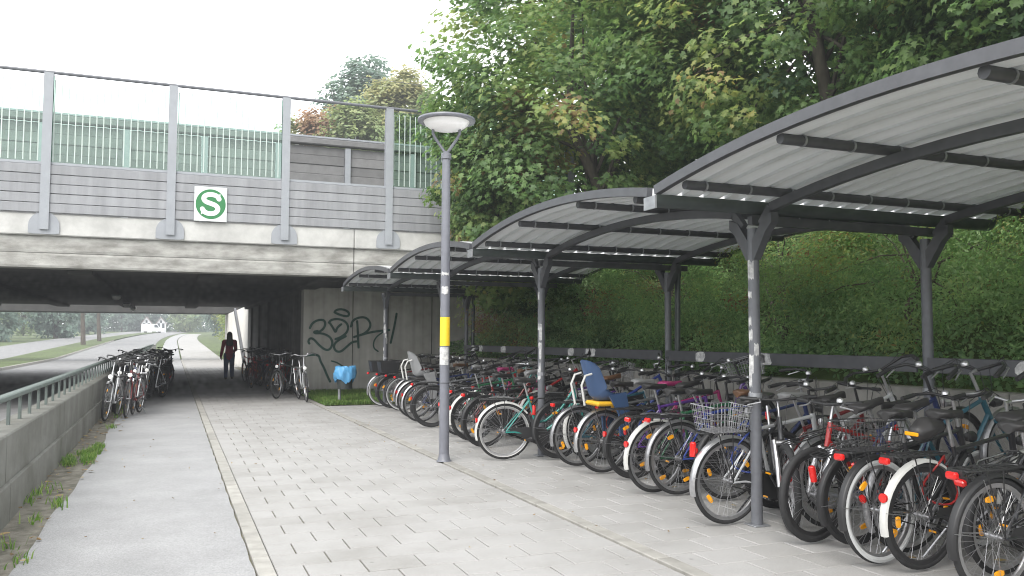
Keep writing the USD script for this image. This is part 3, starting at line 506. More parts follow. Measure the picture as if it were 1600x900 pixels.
# ------------------------------------------------------------------ bicycle shelters (one vaulted bay each)
BL, PY, PX, RX = 4.27, 5.614, 4.395, 6.295
RX0, RX1 = 3.45, 7.10
def zsheet(t): return 2.61 + 0.195*(1-((t-0.5)/0.5)**2)
def make_shelter(k, label):
    y0 = PY + (k-1)*BL                         # far end of the bay: the gutter row with posts
    yn = y0 - BL
    st = thing('bike_shelter', label, 'shelter', loc=(0, 0, 0), group=None)
    # corrugated sheet
    n = 18; ts = np.linspace(0.012, 0.988, n+1); xs, hs = [], []
    for x in np.arange(RX0+0.03, RX1-0.05, 0.20):
        xs += [x, x+0.150, x+0.156, x+0.194]; hs += [-0.022, -0.022, 0.045, 0.045]
    xs, hs = np.array(xs), np.array(hs); V = []
    for t in ts:
        y = y0 - BL*t; V.append(np.stack([xs, np.full(len(xs), y), zsheet(t)+0.02+hs], 1))
    V = np.vstack(V); i, j = np.meshgrid(np.arange(n), np.arange(len(xs)-1), indexing='ij'); w = len(xs)
    qd = np.stack([i*w+j, i*w+j+1, (i+1)*w+j+1, (i+1)*w+j], -1).reshape(-1, 4)
    V2 = V + np.array([0, 0, 0.002]); b = MB().quads(V, qd); b.quads(V2, qd[:, ::-1]); obj('roof_sheet', b, MATS['roof_sheet'], st)
    for x in (RX0, RX1):
        pts = [(x, y0 - BL*t, zsheet(t)+0.025) for t in ts]; b = MB()
        for p, q_ in zip(pts[:-1], pts[1:]): b.bar(p, q_, 0.05, 0.072)
        obj('rim', b, MATS['shelter_paint'], st)
    for off in (0.36, 1.42, 2.85, 3.91):
        t = off/BL; y = y0-off; z = zsheet(t)
        obj('purlin', MB().tube([(RX0+0.05, y, z-0.03), (RX1-0.03, y, z-0.03)], 0.036, 10), MATS['shelter_paint'], st, smooth=45)
        for x in np.arange(RX0+0.22, RX1, 0.4): obj('purlin_clip', MB().tube([(x, y, z-0.03), (x+0.016, y, z-0.03)], 0.0405, 10), MATS['galvanised'], st)
    for x in (PX, RX):
        b = MB(); pts = [(x, y0 - BL*t, zsheet(t)-0.105) for t in np.linspace(0.055, 0.945, 15)]
        pts = [(x, y0-0.12, 2.42)] + pts + [(x, yn+0.12, 2.42)]
        for p, q_ in zip(pts[:-1], pts[1:]): b.bar(p, q_, 0.05, 0.072)
        obj('arch_beam', b, MATS['shelter_paint'], st)
    # gutter at the far end
    a = np.linspace(PI, 2*PI, 9); rr = 0.085
    prof = [(y0+rr*math.cos(t), 2.610+rr*1.1*math.sin(t)) for t in a] + [(y0+0.075*math.cos(t), 2.610+0.078*1.1*math.sin(t)) for t in a[::-1]]
    m_ = trimesh.creation.extrude_polygon(Polygon(prof), RX1-RX0+0.02, engine='earcut'); v = np.array(m_.vertices)
    gt = obj('gutter', MB().add(np.stack([RX0-0.02+v[:, 2], v[:, 0], v[:, 1]], 1), np.array(m_.faces)), MATS['gutter_zinc'], st, smooth=40)
    obj('gutter_end', MB().prism([(-0.0, 0)]*0 or [(RX0-0.035, 2.50), (RX0-0.021, 2.50), (RX0-0.021, 2.60), (RX0-0.035, 2.60)], y0-0.085, y0+0.085), MATS['galvanised'], gt)
    obj('cross_beam', MB().box(PX-0.03, RX1-0.5, y0-0.03, y0+0.03, 2.43, 2.50), MATS['shelter_paint'], st)
    q = rng(60+k)
    for x, front in ((PX, True), (RX, False)):
        p = obj('post', MB().tube([(x, y0, 0.012), (x, y0, 2.40)], 0.046, 16), MATS['post_paint'], st, smooth=40)
        obj('base_plate', MB().box(x-0.075, x+0.075, y0-0.075, y0+0.075, 0.0015, 0.0125, 0.003), MATS['galvanised'], p)
        for s_ in (-1, 1):
            poly = [(0.03*s_, 2.14), (0.03*s_, 2.30), (0.16*s_, 2.46), (0.27*s_, 2.50), (0.27*s_, 2.42), (0.20*s_, 2.36), (0.05*s_, 2.14)]
            pm = trimesh.creation.extrude_polygon(Polygon(poly).buffer(0), 0.07, engine='earcut'); v = np.array(pm.vertices)
            obj('bracket', MB().add(np.stack([x-0.035+v[:, 2], y0+v[:, 0], v[:, 1]], 1), np.array(pm.faces)), MATS['shelter_paint'], p)
        va = math.atan2(-y0, -x)
        if front:
            for i in range(9):
                z = 0.95+i*0.125+q.random()*0.04; w_ = 0.5+q.random()*1.3; a0 = va-0.7+q.normal()*0.5
                if q.random() < 0.85: obj('sticker', wrap(MB(), 0.0465+0.0006*(i % 2), a0-w_/2, a0+w_/2, z, z+0.05+q.random()*0.11, 8, jag=q).xf(lambda v: v+np.array([x, y0, 0])), MATS['sticker_white'], p)
        obj('clamp', MB().lathe([(0.05, 1.02), (0.054, 1.02), (0.054, 1.06), (0.05, 1.06)], 12, (x, y0, 0)), MATS['galvanised'], p)
    if k in (2, 4): obj('downpipe', MB().tube([(RX+0.18, y0, 2.48), (RX+0.18, y0+0.03, 2.3), (RX+0.15, y0+0.03, 0.02)], 0.04, 12), MATS['gutter_zinc'], st, smooth=40)
    rail = obj('rail', MB().box(RX-0.085, RX-0.055, yn+0.06, y0-0.06, 1.20, 1.335, 0.005), MATS['shelter_paint'], st)
    for i in range(3):
        y = yn+0.2+q.random()*(BL-0.9); yy = [y, y+0.08+0.2*q.random()]; z = 1.20+0.02*q.random()
        m_ = 14; tt = np.linspace(0, 2*PI, m_+1)[:-1]; c_ = (np.mean(yy), 1.268)
        rr_ = 0.75+0.5*q.random(m_); poly = np.stack([c_[0]+(yy[1]-yy[0])/2*np.clip(rr_*np.cos(tt)*1.3, -1.2, 1.2), c_[1]+np.clip(0.06*rr_*np.sin(tt)*1.3, -0.062, 0.062)], 1)
        V = np.vstack([np.c_[np.full(m_, RX-0.0862), poly], [[RX-0.0862, c_[0], c_[1]]]]); obj('sticker', MB().add(V, [(m_, (k_+1) % m_, k_) for k_ in range(m_)]), MATS['sticker_white'], rail)
    # low tubular wheel rack
    rk = obj('wheel_rack', MB().tube([(5.62, yn+0.1, 0.42), (5.62, y0-0.1, 0.42)], 0.02, 8).tube([(5.62, yn+0.1, 0.08), (5.62, y0-0.1, 0.08)], 0.02, 8).tube([(5.62, yn+0.15, 0.0), (5.62, yn+0.15, 0.42)], 0.02, 8).tube([(5.62, y0-0.15, 0.0), (5.62, y0-0.15, 0.42)], 0.02, 8), MATS['galvanised'], st, smooth=50)
    for y in np.arange(yn+0.3, y0-0.2, 0.52): obj('rack_hoop', MB().tube([(5.62, y, 0.42), (5.3, y, 0.52), (5.1, y, 0.40), (5.1, y+0.05, 0.40), (5.3, y+0.05, 0.52), (5.62, y+0.05, 0.42)], 0.007, 6), MATS['galvanised'], rk)
    return st
make_shelter(1, 'nearest vaulted shelter bay, its corrugated roof rising to the picture edge')
make_shelter(2, 'second vaulted shelter bay, its gutter beginning above the street lamp')
make_shelter(3, 'third vaulted shelter bay, crossed by the street lamp pole')
make_shelter(4, 'last and smallest vaulted shelter bay, before the abutment wall')

# ------------------------------------------------------------------ bicycles
def rot_axis(v, o, ax, ang):
    ax = np.asarray(ax, float)/np.linalg.norm(ax); p = v-o; c, s_ = math.cos(ang), math.sin(ang)
    return p*c + np.cross(ax, p)*s_ + np.outer(p@ax, ax)*(1-c) + o
def arcpts(cx, cz, r, a0, a1, n, y=0.0):
    t = np.radians(np.linspace(a0, a1, n)); return np.stack([cx+r*np.cos(t), np.full(n, y), cz+r*np.sin(t)], 1)
def guard(b, cx, cz, r, a0, a1, w, n=18):
    prof = [(-w/2, -0.016), (-w/2*0.8, -0.003), (-w/4, 0.004), (w/4, 0.004), (w/2*0.8, -0.003), (w/2, -0.016)]
    t = np.radians(np.linspace(a0, a1, n)); V = []
    for th_ in (0, 1):
        for y, dr in prof: V.append(np.stack([cx+(r+dr+0.002*th_)*np.cos(t), np.full(n, y), cz+(r+dr+0.002*th_)*np.sin(t)], 1))
    V = np.stack(V, 1).reshape(-1, 3); w_ = 12; i, j = np.meshgrid(np.arange(n-1), np.arange(5), indexing='ij')
    q1 = np.stack([i*w_+j, i*w_+j+1, (i+1)*w_+j+1, (i+1)*w_+j], -1).reshape(-1, 4); q2 = (q1+6)[:, ::-1]
    return b.quads(V, np.vstack([q1, q2]))
WB = 1.06
def bike(x, y, heading, label, group=None, frame='black', style='city', mud='alloy', rim='alloy', wall=None, saddle='saddle_black', basket=None, bar=None, light='rack', rack=True, lean=3.0, steer=8.0, pitch=0.0, child=False, R=0.345, tw=0.019, refl=True, seed=0, lo=False, sad_h=0.98, bag=None, wall_w=0.0, cover=None, z=0.0):
    q = rng(1000+seed); seg = 28 if lo else 44; F = MATS['paint_'+frame]; bar = bar or ('flat' if style == 'mtb' else 'swept')
    h = math.radians(heading); c, s_ = math.cos(h), math.sin(h); le = math.radians(lean); pi_ = math.radians(pitch)
    Rz = np.array([[c, -s_, 0], [s_, c, 0], [0, 0, 1]]); Rx = np.array([[1, 0, 0], [0, math.cos(le), -math.sin(le)], [0, math.sin(le), math.cos(le)]]); Ry = np.array([[math.cos(pi_), 0, -math.sin(pi_)], [0, 1, 0], [math.sin(pi_), 0, math.cos(pi_)]])
    M = np.eye(4); M[:3, :3] = Rz@Rx@Ry; ax0 = np.array([0, 0, R]); M[:3, 3] = np.array([x, y, z+0.012]) + Rz@Rx@(ax0 - Ry@ax0)
    B = thing('bicycle', label, 'bicycle', matrix=M, group=group)
    hb, ht = np.array([0.905, 0, 0.70]), np.array([0.865, 0, 0.86]); ax = ht-hb; st_ = math.radians(steer)
    turn = lambda v: rot_axis(v, hb, ax, st_)
    fx = WB
    def wheel(cx, front):
        o = np.array([cx, 0, R]); t = np.linspace(0, 2*PI, seg+1)[:-1]; fn = (lambda m_: m_.xf(turn)) if front else (lambda m_: m_)
        circ = lambda r, y=0.0: np.stack([cx+r*np.cos(t), np.full(seg, y), R+r*np.sin(t)], 1)
        rr = R-2*tw
        wd = MB(); pr = [(rr+0.004, -0.012), (rr+0.006, 0.012), (rr-0.022, 0.009), (rr-0.026, 0), (rr-0.022, -0.009), (rr+0.004, -0.012)]
        wd.lathe(pr, seg, (cx, 0, R), axis='y'); w_ = obj('wheel', fn(wd), MATS[rim], B, smooth=40)
        obj('tyre', fn(MB().tube(circ(R-tw), tw, 8, closed=True)), MATS['tyre_rubber'], w_, smooth=60)
        if wall:
            for sd in (-1, 1):
                ww = wall_w or 0.02
                obj('tyre_wall', fn(MB().lathe([(R-2*tw-0.002, sd*(tw*0.62+0.0035)), (R-2*tw+ww*0.5, sd*(tw+0.0035)), (R-2*tw+ww, sd*(tw*0.85+0.0035))], seg, (cx, 0, R), axis='y')), MATS[wall], w_)
        ns = 16 if lo else 36; sp = MB()
        for i in range(ns):
            a = 2*PI*i/ns; sd = 1 if i % 2 else -1; off = 0.42*(1 if (i//2) % 2 else -1)
            sp.tube([(cx+0.022*math.cos(a+off*2), sd*0.028, R+0.022*math.sin(a+off*2)), (cx+(rr-0.022)*math.cos(a), sd*0.003, R+(rr-0.022)*math.sin(a))], 0.0014, 3, caps=False)
        obj('spokes', fn(sp), MATS['spoke_steel'], w_)
        obj('hub', fn(MB().lathe([(0.001, -0.055), (0.012, -0.055), (0.012, -0.034), (0.026, -0.033), (0.026, -0.026), (0.015, -0.02), (0.015, 0.02), (0.026, 0.026), (0.026, 0.033), (0.012, 0.034), (0.012, 0.055), (0.001, 0.055)], 12, (cx, 0, R), axis='y')), MATS['steel_grey'], w_, smooth=40)
        if refl and q.random() < 0.75:
            a0 = q.random()*2*PI
            for i in range(2):
                a = a0+i*PI; e = np.array([math.cos(a), 0, math.sin(a)]); u = np.array([-e[2], 0, e[0]]); cc = o+e*(rr*0.72); b_ = MB()
                P = [cc+u*sx_*0.034+e*sz_*0.016*(1.0 if abs(sx_) < 1 else 0.7)+np.array([0, sy_*0.007, 0]) for sy_ in (-1, 1) for sx_, sz_ in ((-1, -1), (-0.5, -1), (0.5, -1), (1, -1), (1, 1), (0.5, 1), (-0.5, 1), (-1, 1))]
                b_.mesh(trimesh.convex.convex_hull(np.array(P))); obj('reflector', fn(b_), MATS['amber_lens'], w_)
    wheel(0.0, False); wheel(fx, True)
    bb = np.array([0.44, 0, 0.285]); st_top = np.array([0.285, 0, 0.78 if style != 'mtb' else 0.70]); rax = np.array([0, 0, R])
    f = MB(); r = 0.0165 if style == 'city' else 0.019
    f.tube([hb-(ht-hb)*0.1, ht], 0.021, 10); f.tube([bb, st_top], 0.015, 8)
    if style == 'step':
        f.tube([hb*0.75+ht*0.25, (0.74, 0, 0.50), (0.55, 0, 0.36), bb+np.array([0.02, 0, 0.01])], r, 8); f.tube([ht*0.9+hb*0.1, (0.72, 0, 0.62), (0.52, 0, 0.47), (0.385, 0, 0.44)], r*0.85, 8)
    else:
        tt = st_top-(st_top-bb)*0.06; f.tube([ht*0.85+hb*0.15, tt], r*0.95, 8); f.tube([hb*0.85+ht*0.15, bb], r*(1.25 if style == 'mtb' else 1.0), 8)
    for sd in (-1, 1):
        f.tube([bb+np.array([-0.02, sd*0.035, 0]), rax+np.array([0.12, sd*0.06, 0]), rax+np.array([0, sd*0.065, 0])], 0.0095, 6); f.tube([st_top-(st_top-bb)*0.12+np.array([0, sd*0.018, 0]), rax+np.array([0, sd*0.064, 0])], 0.0085, 6)
    f.tube([bb+np.array([0, -0.04, 0]), bb+np.array([0, 0.04, 0])], 0.022, 10); obj('frame', f, F, B, smooth=50)
    fk = MB(); cw = hb-(ht-hb)*0.25
    if style == 'mtb':
        fk.tube([cw+np.array([0, -0.06, 0]), cw+np.array([0, 0.06, 0])], 0.022, 8)
        for sd in (-1, 1): fk.tube([cw+np.array([0, sd*0.06, 0.02]), (1.0, sd*0.06, 0.52), (1.045, sd*0.06, R)], [0.018, 0.021, 0.02], 8)
        obj('fork', fk.xf(turn), MATS['alloy'], B, smooth=50)
    else:
        fk.tube([cw+np.array([0, -0.04, 0]), cw+np.array([0, 0.04, 0])], 0.016, 8)
        for sd in (-1, 1): fk.tube([cw+np.array([0, sd*0.04, 0]), (0.975, sd*0.05, 0.52), (1.02, sd*0.055, 0.40), (fx, sd*0.058, R)], [0.013, 0.012, 0.010, 0.009], 6)
        obj('fork', fk.xf(turn), F, B, smooth=50)
    # handlebar
    hz = 1.0 if style == 'mtb' else 1.06; sm = ht+(ht-hb)/np.linalg.norm(ht-hb)*(hz-0.86)
    fw = np.array([0.07, 0, 0.0])
    hbm = obj('handlebar', MB().tube([ht, sm, sm+fw*0.6, sm+fw], [0.012, 0.012, 0.013, 0.014], 8).xf(turn), MATS['alloy' if q.random() < 0.4 else 'plastic_black'], B, smooth=50)
    if bar == 'flat': half = [(sm+fw), sm+fw+np.array([-0.005, 0.12, 0.01]), sm+fw+np.array([-0.03, 0.29, 0.02])]
    else: half = [(sm+fw), sm+fw+np.array([0.03, 0.10, 0.02]), sm+fw+np.array([0.02, 0.20, 0.045]), sm+fw+np.array([-0.07, 0.27, 0.04]), sm+fw+np.array([-0.21, 0.29, 0.015])]
    half = np.array(half); full = np.vstack([(half*np.array([1, -1, 1]))[::-1][:-1], half])
    obj('bar', MB().tube(full, 0.0115, 8).xf(turn), MATS['alloy' if bar != 'flat' and q.random() < 0.32 else 'plastic_black'], hbm, smooth=60)
    for sd in (-1, 1):
        e1, e0 = half[-1]*np.array([1, sd, 1]), half[-2]*np.array([1, sd, 1]); d = (e1-e0)/np.linalg.norm(e1-e0)
        obj('grip', MB().tube([e1-d*0.12, e1-d*0.06, e1+d*0.01], [0.0165, 0.0175, 0.0165], 8).xf(turn), MATS['plastic_black'], hbm, smooth=50)
        lv = e1-d*0.14; obj('brake_lever', MB().tube([lv, lv+np.array([0.045, 0, -0.02]), lv+np.array([0.035, 0, -0.045])+d*0.1], [0.010, 0.007, 0.005], 5).xf(turn), MATS['alloy'], hbm)
        if not lo: obj('cable', MB().tube([lv+np.array([0.03, 0, 0]), lv+np.array([0.13, -sd*0.08, 0.04]), sm+np.array([0.16, sd*0.04, -0.02]), hb+np.array([0.05, sd*0.015, 0.05])], 0.003, 4).xf(turn), MATS['plastic_black'], hbm)
    if q.random() < 0.6 and not lo: obj('bell', MB().lathe([(0.028, 0), (0.028, 0.018), (0.018, 0.032), (0.0005, 0.036)], 12, tuple(half[1]*np.array([1, 1, 1])+np.array([0, 0, 0.012]))).xf(turn), MATS['alloy'], hbm, smooth=50)
    # saddle
    sp0 = st_top; dsp = (st_top-bb)/np.linalg.norm(st_top-bb); sp1 = st_top+dsp*(sad_h-0.055-st_top[2])/dsp[2]
    sd_y = []; prof = [(-0.13, 0.03, 0.0), (-0.125, 0.075, 0.012), (-0.08, 0.088, 0.02), (-0.02, 0.065, 0.012), (0.05, 0.030, 0.006), (0.12, 0.020, 0.008), (0.145, 0.008, 0.002)]
    V = []; na = 10
    for xx, hw, dz in prof:
        for k in range(na):
            a = 2*PI*k/na; V.append((sp1[0]+xx, hw*math.cos(a), sp1[2]+0.045+dz+(0.022 if math.sin(a) > 0 else 0.038)*math.sin(a)))
    i, j = np.meshgrid(np.arange(len(prof)-1), np.arange(na), indexing='ij'); j2 = (j+1) % na
    sb = MB().quads(V, np.stack([i*na+j, i*na+j2, (i+1)*na+j2, (i+1)*na+j], -1).reshape(-1, 4))
    for e in (0, len(prof)-1):
        n0 = len(V); cen = np.mean(V[e*na:(e+1)*na], 0); sb.add(np.vstack([V[e*na:(e+1)*na], cen]), [(k, (k+1) % na, na) if e else ((k+1) % na, k, na) for k in range(na)])
    sa = obj('saddle', sb, MATS[cover or saddle], B, smooth=60)
    obj('seat_post', MB().tube([sp0-dsp*0.02, sp1, sp1+np.array([0, 0, 0.03])], 0.0125, 8), MATS['alloy'], sa, smooth=40)
    if not lo: obj('saddle_rails', MB().tube([(sp1[0]-0.1, 0.03, sp1[2]+0.03), (sp1[0]+0.0, 0.02, sp1[2]+0.012), (sp1[0]+0.1, 0.012, sp1[2]+0.03)], 0.004, 5).tube([(sp1[0]-0.1, -0.03, sp1[2]+0.03), (sp1[0]+0.0, -0.02, sp1[2]+0.012), (sp1[0]+0.1, -0.012, sp1[2]+0.03)], 0.004, 5), MATS['steel_grey'], sa)
    # cranks, pedals, chain
    ca_ = q.random()*2*PI; cy = 0.062
    cs = MB().lathe([(0.092, -0.002), (0.096, 0), (0.092, 0.002), (0.075, 0.002), (0.075, -0.002), (0.092, -0.002)], 24, (bb[0], -0.045, bb[2]), axis='y')
    for i in range(5):
        a = ca_+i*2*PI/5; cs.tube([(bb[0], -0.045, bb[2]), (bb[0]+0.08*math.cos(a), -0.045, bb[2]+0.08*math.sin(a))], 0.007, 4)
    for sd, aa in ((-1, ca_), (1, ca_+PI)): cs.tube([(bb[0], sd*0.055, bb[2]), (bb[0]+0.165*math.cos(aa), sd*0.075, bb[2]+0.165*math.sin(aa))], [0.012, 0.009], 6)
    ck = obj('crank', cs, MATS['steel_grey'], B, smooth=40)
    for sd, aa in ((-1, ca_), (1, ca_+PI)):
        pc = np.array([bb[0]+0.165*math.cos(aa), sd*0.13, bb[2]+0.165*math.sin(aa)]); obj('pedal', MB().box(pc[0]-0.045, pc[0]+0.045, pc[1]-0.042, pc[1]+0.042, pc[2]-0.012, pc[2]+0.012, 0.006), MATS['plastic_black'], ck)
        if not lo: obj('pedal_reflector', MB().box(pc[0]-0.048, pc[0]-0.0455, pc[1]-0.028, pc[1]+0.028, pc[2]-0.007, pc[2]+0.007), MATS['amber_lens'], ck)
    ch = MB()
    for zt in (1, -1): ch.bar((bb[0], -0.045, bb[2]+0.093*zt), (0, -0.045, R+0.034*zt), 0.007, 0.009)
    obj('chain', ch, MATS['chain_black'], B)
    if style != 'mtb' and q.random() < 0.75:
        a = np.linspace(-PI/2, PI/2, 9); poly = [(bb[0]+0.118*math.cos(t), bb[2]+0.118*math.sin(t)) for t in a] + [(0.08, R+0.055), (0.05, R+0.01), (0.12, R-0.02)]
        obj('chain_guard', MB().prism(poly, -0.062, -0.058), MATS['plastic_black' if q.random() < 0.85 else 'steel_grey'], B)
    else: obj('cassette', MB().lathe([(0.02, -0.05), (0.05, -0.048), (0.05, -0.044), (0.038, -0.042), (0.036, -0.034), (0.02, -0.033)], 18, (0, 0, R), axis='y'), MATS['steel_grey'], B)
    # mudguards
    if mud:
        gm = obj('mudguard', guard(MB(), 0, R, R+0.018, 38, 196, 0.058), MATS[mud], B, smooth=40); g2 = obj('mudguard', guard(MB(), fx, R, R+0.018, 62, 215, 0.055).xf(turn), MATS[mud], B, smooth=40)
        sv = MB()
        for sd in (-1, 1):
            for a in (110, 172): sv.tube([(0, sd*0.062, R), (0+(R+0.016)*math.cos(math.radians(a)), sd*0.026, R+(R+0.016)*math.sin(math.radians(a)))], 0.0022, 4, caps=False)
        obj('mudguard_stay', sv, MATS['spoke_steel'], gm)
        sv = MB()
        for sd in (-1, 1): sv.tube([(fx, sd*0.06, R), (fx+(R+0.016)*math.cos(math.radians(200)), sd*0.026, R+(R+0.016)*math.sin(math.radians(200)))], 0.0022, 4, caps=False)
        obj('mudguard_stay', sv.xf(turn), MATS['spoke_steel'], g2)
        if light == 'mud' or q.random() < 0.4:
            a = math.radians(158); obj('rear_reflector', MB().lathe([(0.001, 0.012), (0.026, 0.010), (0.03, 0), (0.03, -0.012), (0.001, -0.012)], 14).xf(lambda v: v@np.array([[0, 0, 1.0], [0, 1, 0], [-1, 0, 0]])*np.array([1, 1, 1.0]) * np.array([-1, 1, 1]) + np.array([(R+0.032)*math.cos(a), 0, R+(R+0.032)*math.sin(a)])), MATS['red_lens'], gm)
    if rack:
        rz = 0.745; rk = MB(); pl = [(-0.30, 0.065, rz), (-0.32, 0.0, rz), (-0.30, -0.065, rz), (0.0, -0.07, rz), (0.17, -0.05, rz), (0.20, 0, rz), (0.17, 0.05, rz), (0.0, 0.07, rz)]
        rk.tube(pl, 0.0055, 6, closed=True)
        for xx in (-0.22, -0.1, 0.03): rk.tube([(xx, -0.068, rz), (xx, 0.068, rz)], 0.004, 5)
        for yy in (-0.022, 0.022): rk.tube([(-0.31, yy, rz), (0.19, yy, rz)], 0.0035, 5)
        for sd in (-1, 1):
            rk.tube([(0, sd*0.068, R), (-0.16, sd*0.07, rz)], 0.0045, 5); rk.tube([(0, sd*0.068, R), (-0.02, sd*0.07, rz)], 0.0045, 5)
        rkp = obj('rack', rk, MATS['alloy' if mud == 'alloy' and q.random() < 0.6 else 'plastic_black'], B, smooth=50)
        if not lo and basket is None and not child and q.random() < 0.6: obj('rack_clip', MB().tube([(0.1, -0.03, rz+0.012), (-0.12, -0.04, rz+0.03), (-0.2, 0, rz+0.02), (-0.12, 0.04, rz+0.03), (0.1, 0.03, rz+0.012)], 0.004, 5), MATS['steel_grey'], rkp, smooth=50)
        if light == 'rack':
            obj('rear_light', MB().box(-0.365, -0.325, -0.036, 0.036, rz-0.048, rz-0.006, 0.010), MATS['red_lens'], B); obj('light_bracket', MB().box(-0.326, -0.312, -0.05, 0.05, rz-0.03, rz+0.004), MATS['plastic_black'], rkp)
    if light == 'stay':
        obj('rear_light', MB().lathe([(0.001, -0.06), (0.024, -0.055), (0.026, 0.05), (0.015, 0.06), (0.001, 0.06)], 12, (-0.30, 0.07, 0.60)), MATS['red_lens'], B, smooth=50)
    if light == 'post' or (light is None):
        pp = sp1*0.5+sp0*0.5; obj('rear_light', MB().box(pp[0]-0.06, pp[0]-0.015, -0.02, 0.02, pp[2]-0.035, pp[2]+0.035, 0.008), MATS['red_lens'], B)
    if style != 'mtb':
        hl = hb+np.array([0.10, 0, 0.08]); obj('headlight', MB().lathe([(0.001, -0.04), (0.03, -0.035), (0.042, 0.03), (0.001, 0.034)], 14).xf(lambda v: turn(v[:, [2, 0, 1]]+hl)), MATS['alloy' if q.random() < 0.5 else 'plastic_black'], B, smooth=50)
        obj('headlight_lens', MB().lathe([(0.039, 0.0335), (0.03, 0.038), (0.001, 0.041)], 14).xf(lambda v: turn(v[:, [2, 0, 1]]+hl)), MATS['clear_lens'], B, smooth=50)
    if not lo and q.random() < 0.7 and pitch == 0: obj('kickstand', MB().tube([(0.33, 0.04, 0.27), (0.22, 0.17, 0.01)], 0.009, 6), MATS['alloy' if q.random() < 0.5 else 'plastic_black'], B)
    def wire_basket(cx, cy_, z0, lx, ly, hz_, m_, solid=False, front=False):
        b_ = MB(); f0 = 0.82
        lev = np.linspace(0, 1, 5)
        for t in lev:
            k = f0+(1-f0)*t; b_.tube([(cx-lx/2*k, cy_-ly/2*k, z0+hz_*t), (cx+lx/2*k, cy_-ly/2*k, z0+hz_*t), (cx+lx/2*k, cy_+ly/2*k, z0+hz_*t), (cx-lx/2*k, cy_+ly/2*k, z0+hz_*t)], 0.0045 if t == 1 else 0.0025, 4, closed=True)
        for u in np.linspace(-1, 1, 11):
            for sgn in (-1, 1):
                b_.tube([(cx+u*lx/2*f0, cy_+sgn*ly/2*f0, z0), (cx+u*lx/2, cy_+sgn*ly/2, z0+hz_)], 0.0022, 4, caps=False); b_.tube([(cx+sgn*lx/2*f0, cy_+u*ly/2*f0, z0), (cx+sgn*lx/2, cy_+u*ly/2, z0+hz_)], 0.0022, 4, caps=False)
            b_.tube([(cx+u*lx/2*f0, cy_-ly/2*f0, z0), (cx+u*lx/2*f0, cy_+ly/2*f0, z0)], 0.0022, 4, caps=False)
        if solid:
            P = []
            for k, t in ((f0, 0.0), (1, 1.0)):
                for sx_, sy_ in ((-1, -1), (1, -1), (1, 1), (-1, 1)): P.append((cx+sx_*lx/2*k, cy_+sy_*ly/2*k, z0+hz_*t*0.97))
            b_.quads(P, [(0, 1, 5, 4), (1, 2, 6, 5), (2, 3, 7, 6), (3, 0, 4, 7), (0, 3, 2, 1)])
        if front: b_.xf(turn)
        return obj('basket', b_, MATS[m_], B)
    if basket == 'rear_wire': wire_basket(-0.08, 0, 0.755, 0.38, 0.30, 0.20, 'steel_grey')
    if basket == 'rear_black': wire_basket(-0.08, 0, 0.755, 0.40, 0.30, 0.19, 'plastic_black')
    if basket == 'rear_solid': wire_basket(-0.10, 0, 0.755, 0.42, 0.32, 0.22, 'plastic_black', solid=True)
    if basket == 'front_black': wire_basket(1.02, 0, 0.86, 0.28, 0.36, 0.22, 'plastic_black', front=True)
    if basket == 'front_wire': wire_basket(1.02, 0, 0.86, 0.28, 0.36, 0.22, 'steel_grey', front=True)
    if bag:
        hgt = sad_h-0.06; obj('saddle_bag', MB().man(m3.Manifold.hull(m3.Manifold.sphere(0.05, 16).translate([0.13, 0, hgt-0.02]) + m3.Manifold.sphere(0.075, 16).translate([0.02, 0, hgt-0.03]) + m3.Manifold.sphere(0.06, 16).translate([-0.04, 0, hgt-0.055]))), MATS['saddle_black'], B, smooth=60)
        obj('bag_reflector', MB().box(-0.112, -0.095, -0.05, 0.05, hgt-0.075, hgt-0.05, 0.005), MATS['amber_lens'], B)
    if child:
        cx_, z0 = -0.10, 0.80; cs_ = thing('child_seat', parent=B, loc=(0, 0, 0))
        cm = child if isinstance(child, str) else 'seat_blue'; pm_ = 'pad_yellow' if cm == 'seat_blue' else 'saddle_black'
        def shell(pts, w0, w1, curl, n=9):
            pts = np.array(pts); V = []
            for k, p in enumerate(pts):
                w_ = w0+(w1-w0)*k/(len(pts)-1)
                for u in np.linspace(-1, 1, n): V.append((p[0]+curl[k][0]*abs(u)**3, u*w_, p[1]+curl[k][1]*abs(u)**3))
            V = np.array(V); nr = np.array([0.012, 0, 0.012]); i, j = np.meshgrid(np.arange(len(pts)-1), np.arange(n-1), indexing='ij'); qd = np.stack([i*n+j, (i+1)*n+j, (i+1)*n+j+1, i*n+j+1], -1).reshape(-1, 4)
            return MB().quads(V, qd).quads(V+nr*0.6, qd[:, ::-1])
        obj('seat_shell', shell([(0.13, 0.84), (0.02, 0.80), (-0.10, 0.80), (-0.16, 0.86), (-0.20, 1.0), (-0.245, 1.15), (-0.26, 1.24)], 0.19, 0.155, [(0, 0.05), (0, 0.08), (0.02, 0.12), (0.1, 0.09), (0.11, 0.02), (0.09, 0.01), (0.05, -0.03)]), MATS[cm], cs_, smooth=60)
        for sd in (-1, 1):
            obj('leg_guard', MB().prism([(-0.04, 0.86), (0.17, 0.90), (0.23, 0.62), (0.21, 0.43), (0.10, 0.42), (0.08, 0.66)], sd*0.185-0.014, sd*0.185+0.014), MATS[cm], cs_)
            obj('side_strut', MB().tube([(-0.30, sd*0.11, 0.76), (-0.345, sd*0.12, 0.98), (-0.30, sd*0.12, 1.08), (-0.22, sd*0.12, 1.10)], 0.013, 6), MATS['rim_white'], cs_, smooth=50)
        obj('cushion', MB().box(-0.16, 0.10, -0.145, 0.145, 0.745, 0.795, 0.02), MATS[pm_], cs_); obj('cushion', MB().box(0.15, 0.20, -0.12, 0.12, 0.66, 0.86, 0.02), MATS[pm_], cs_)
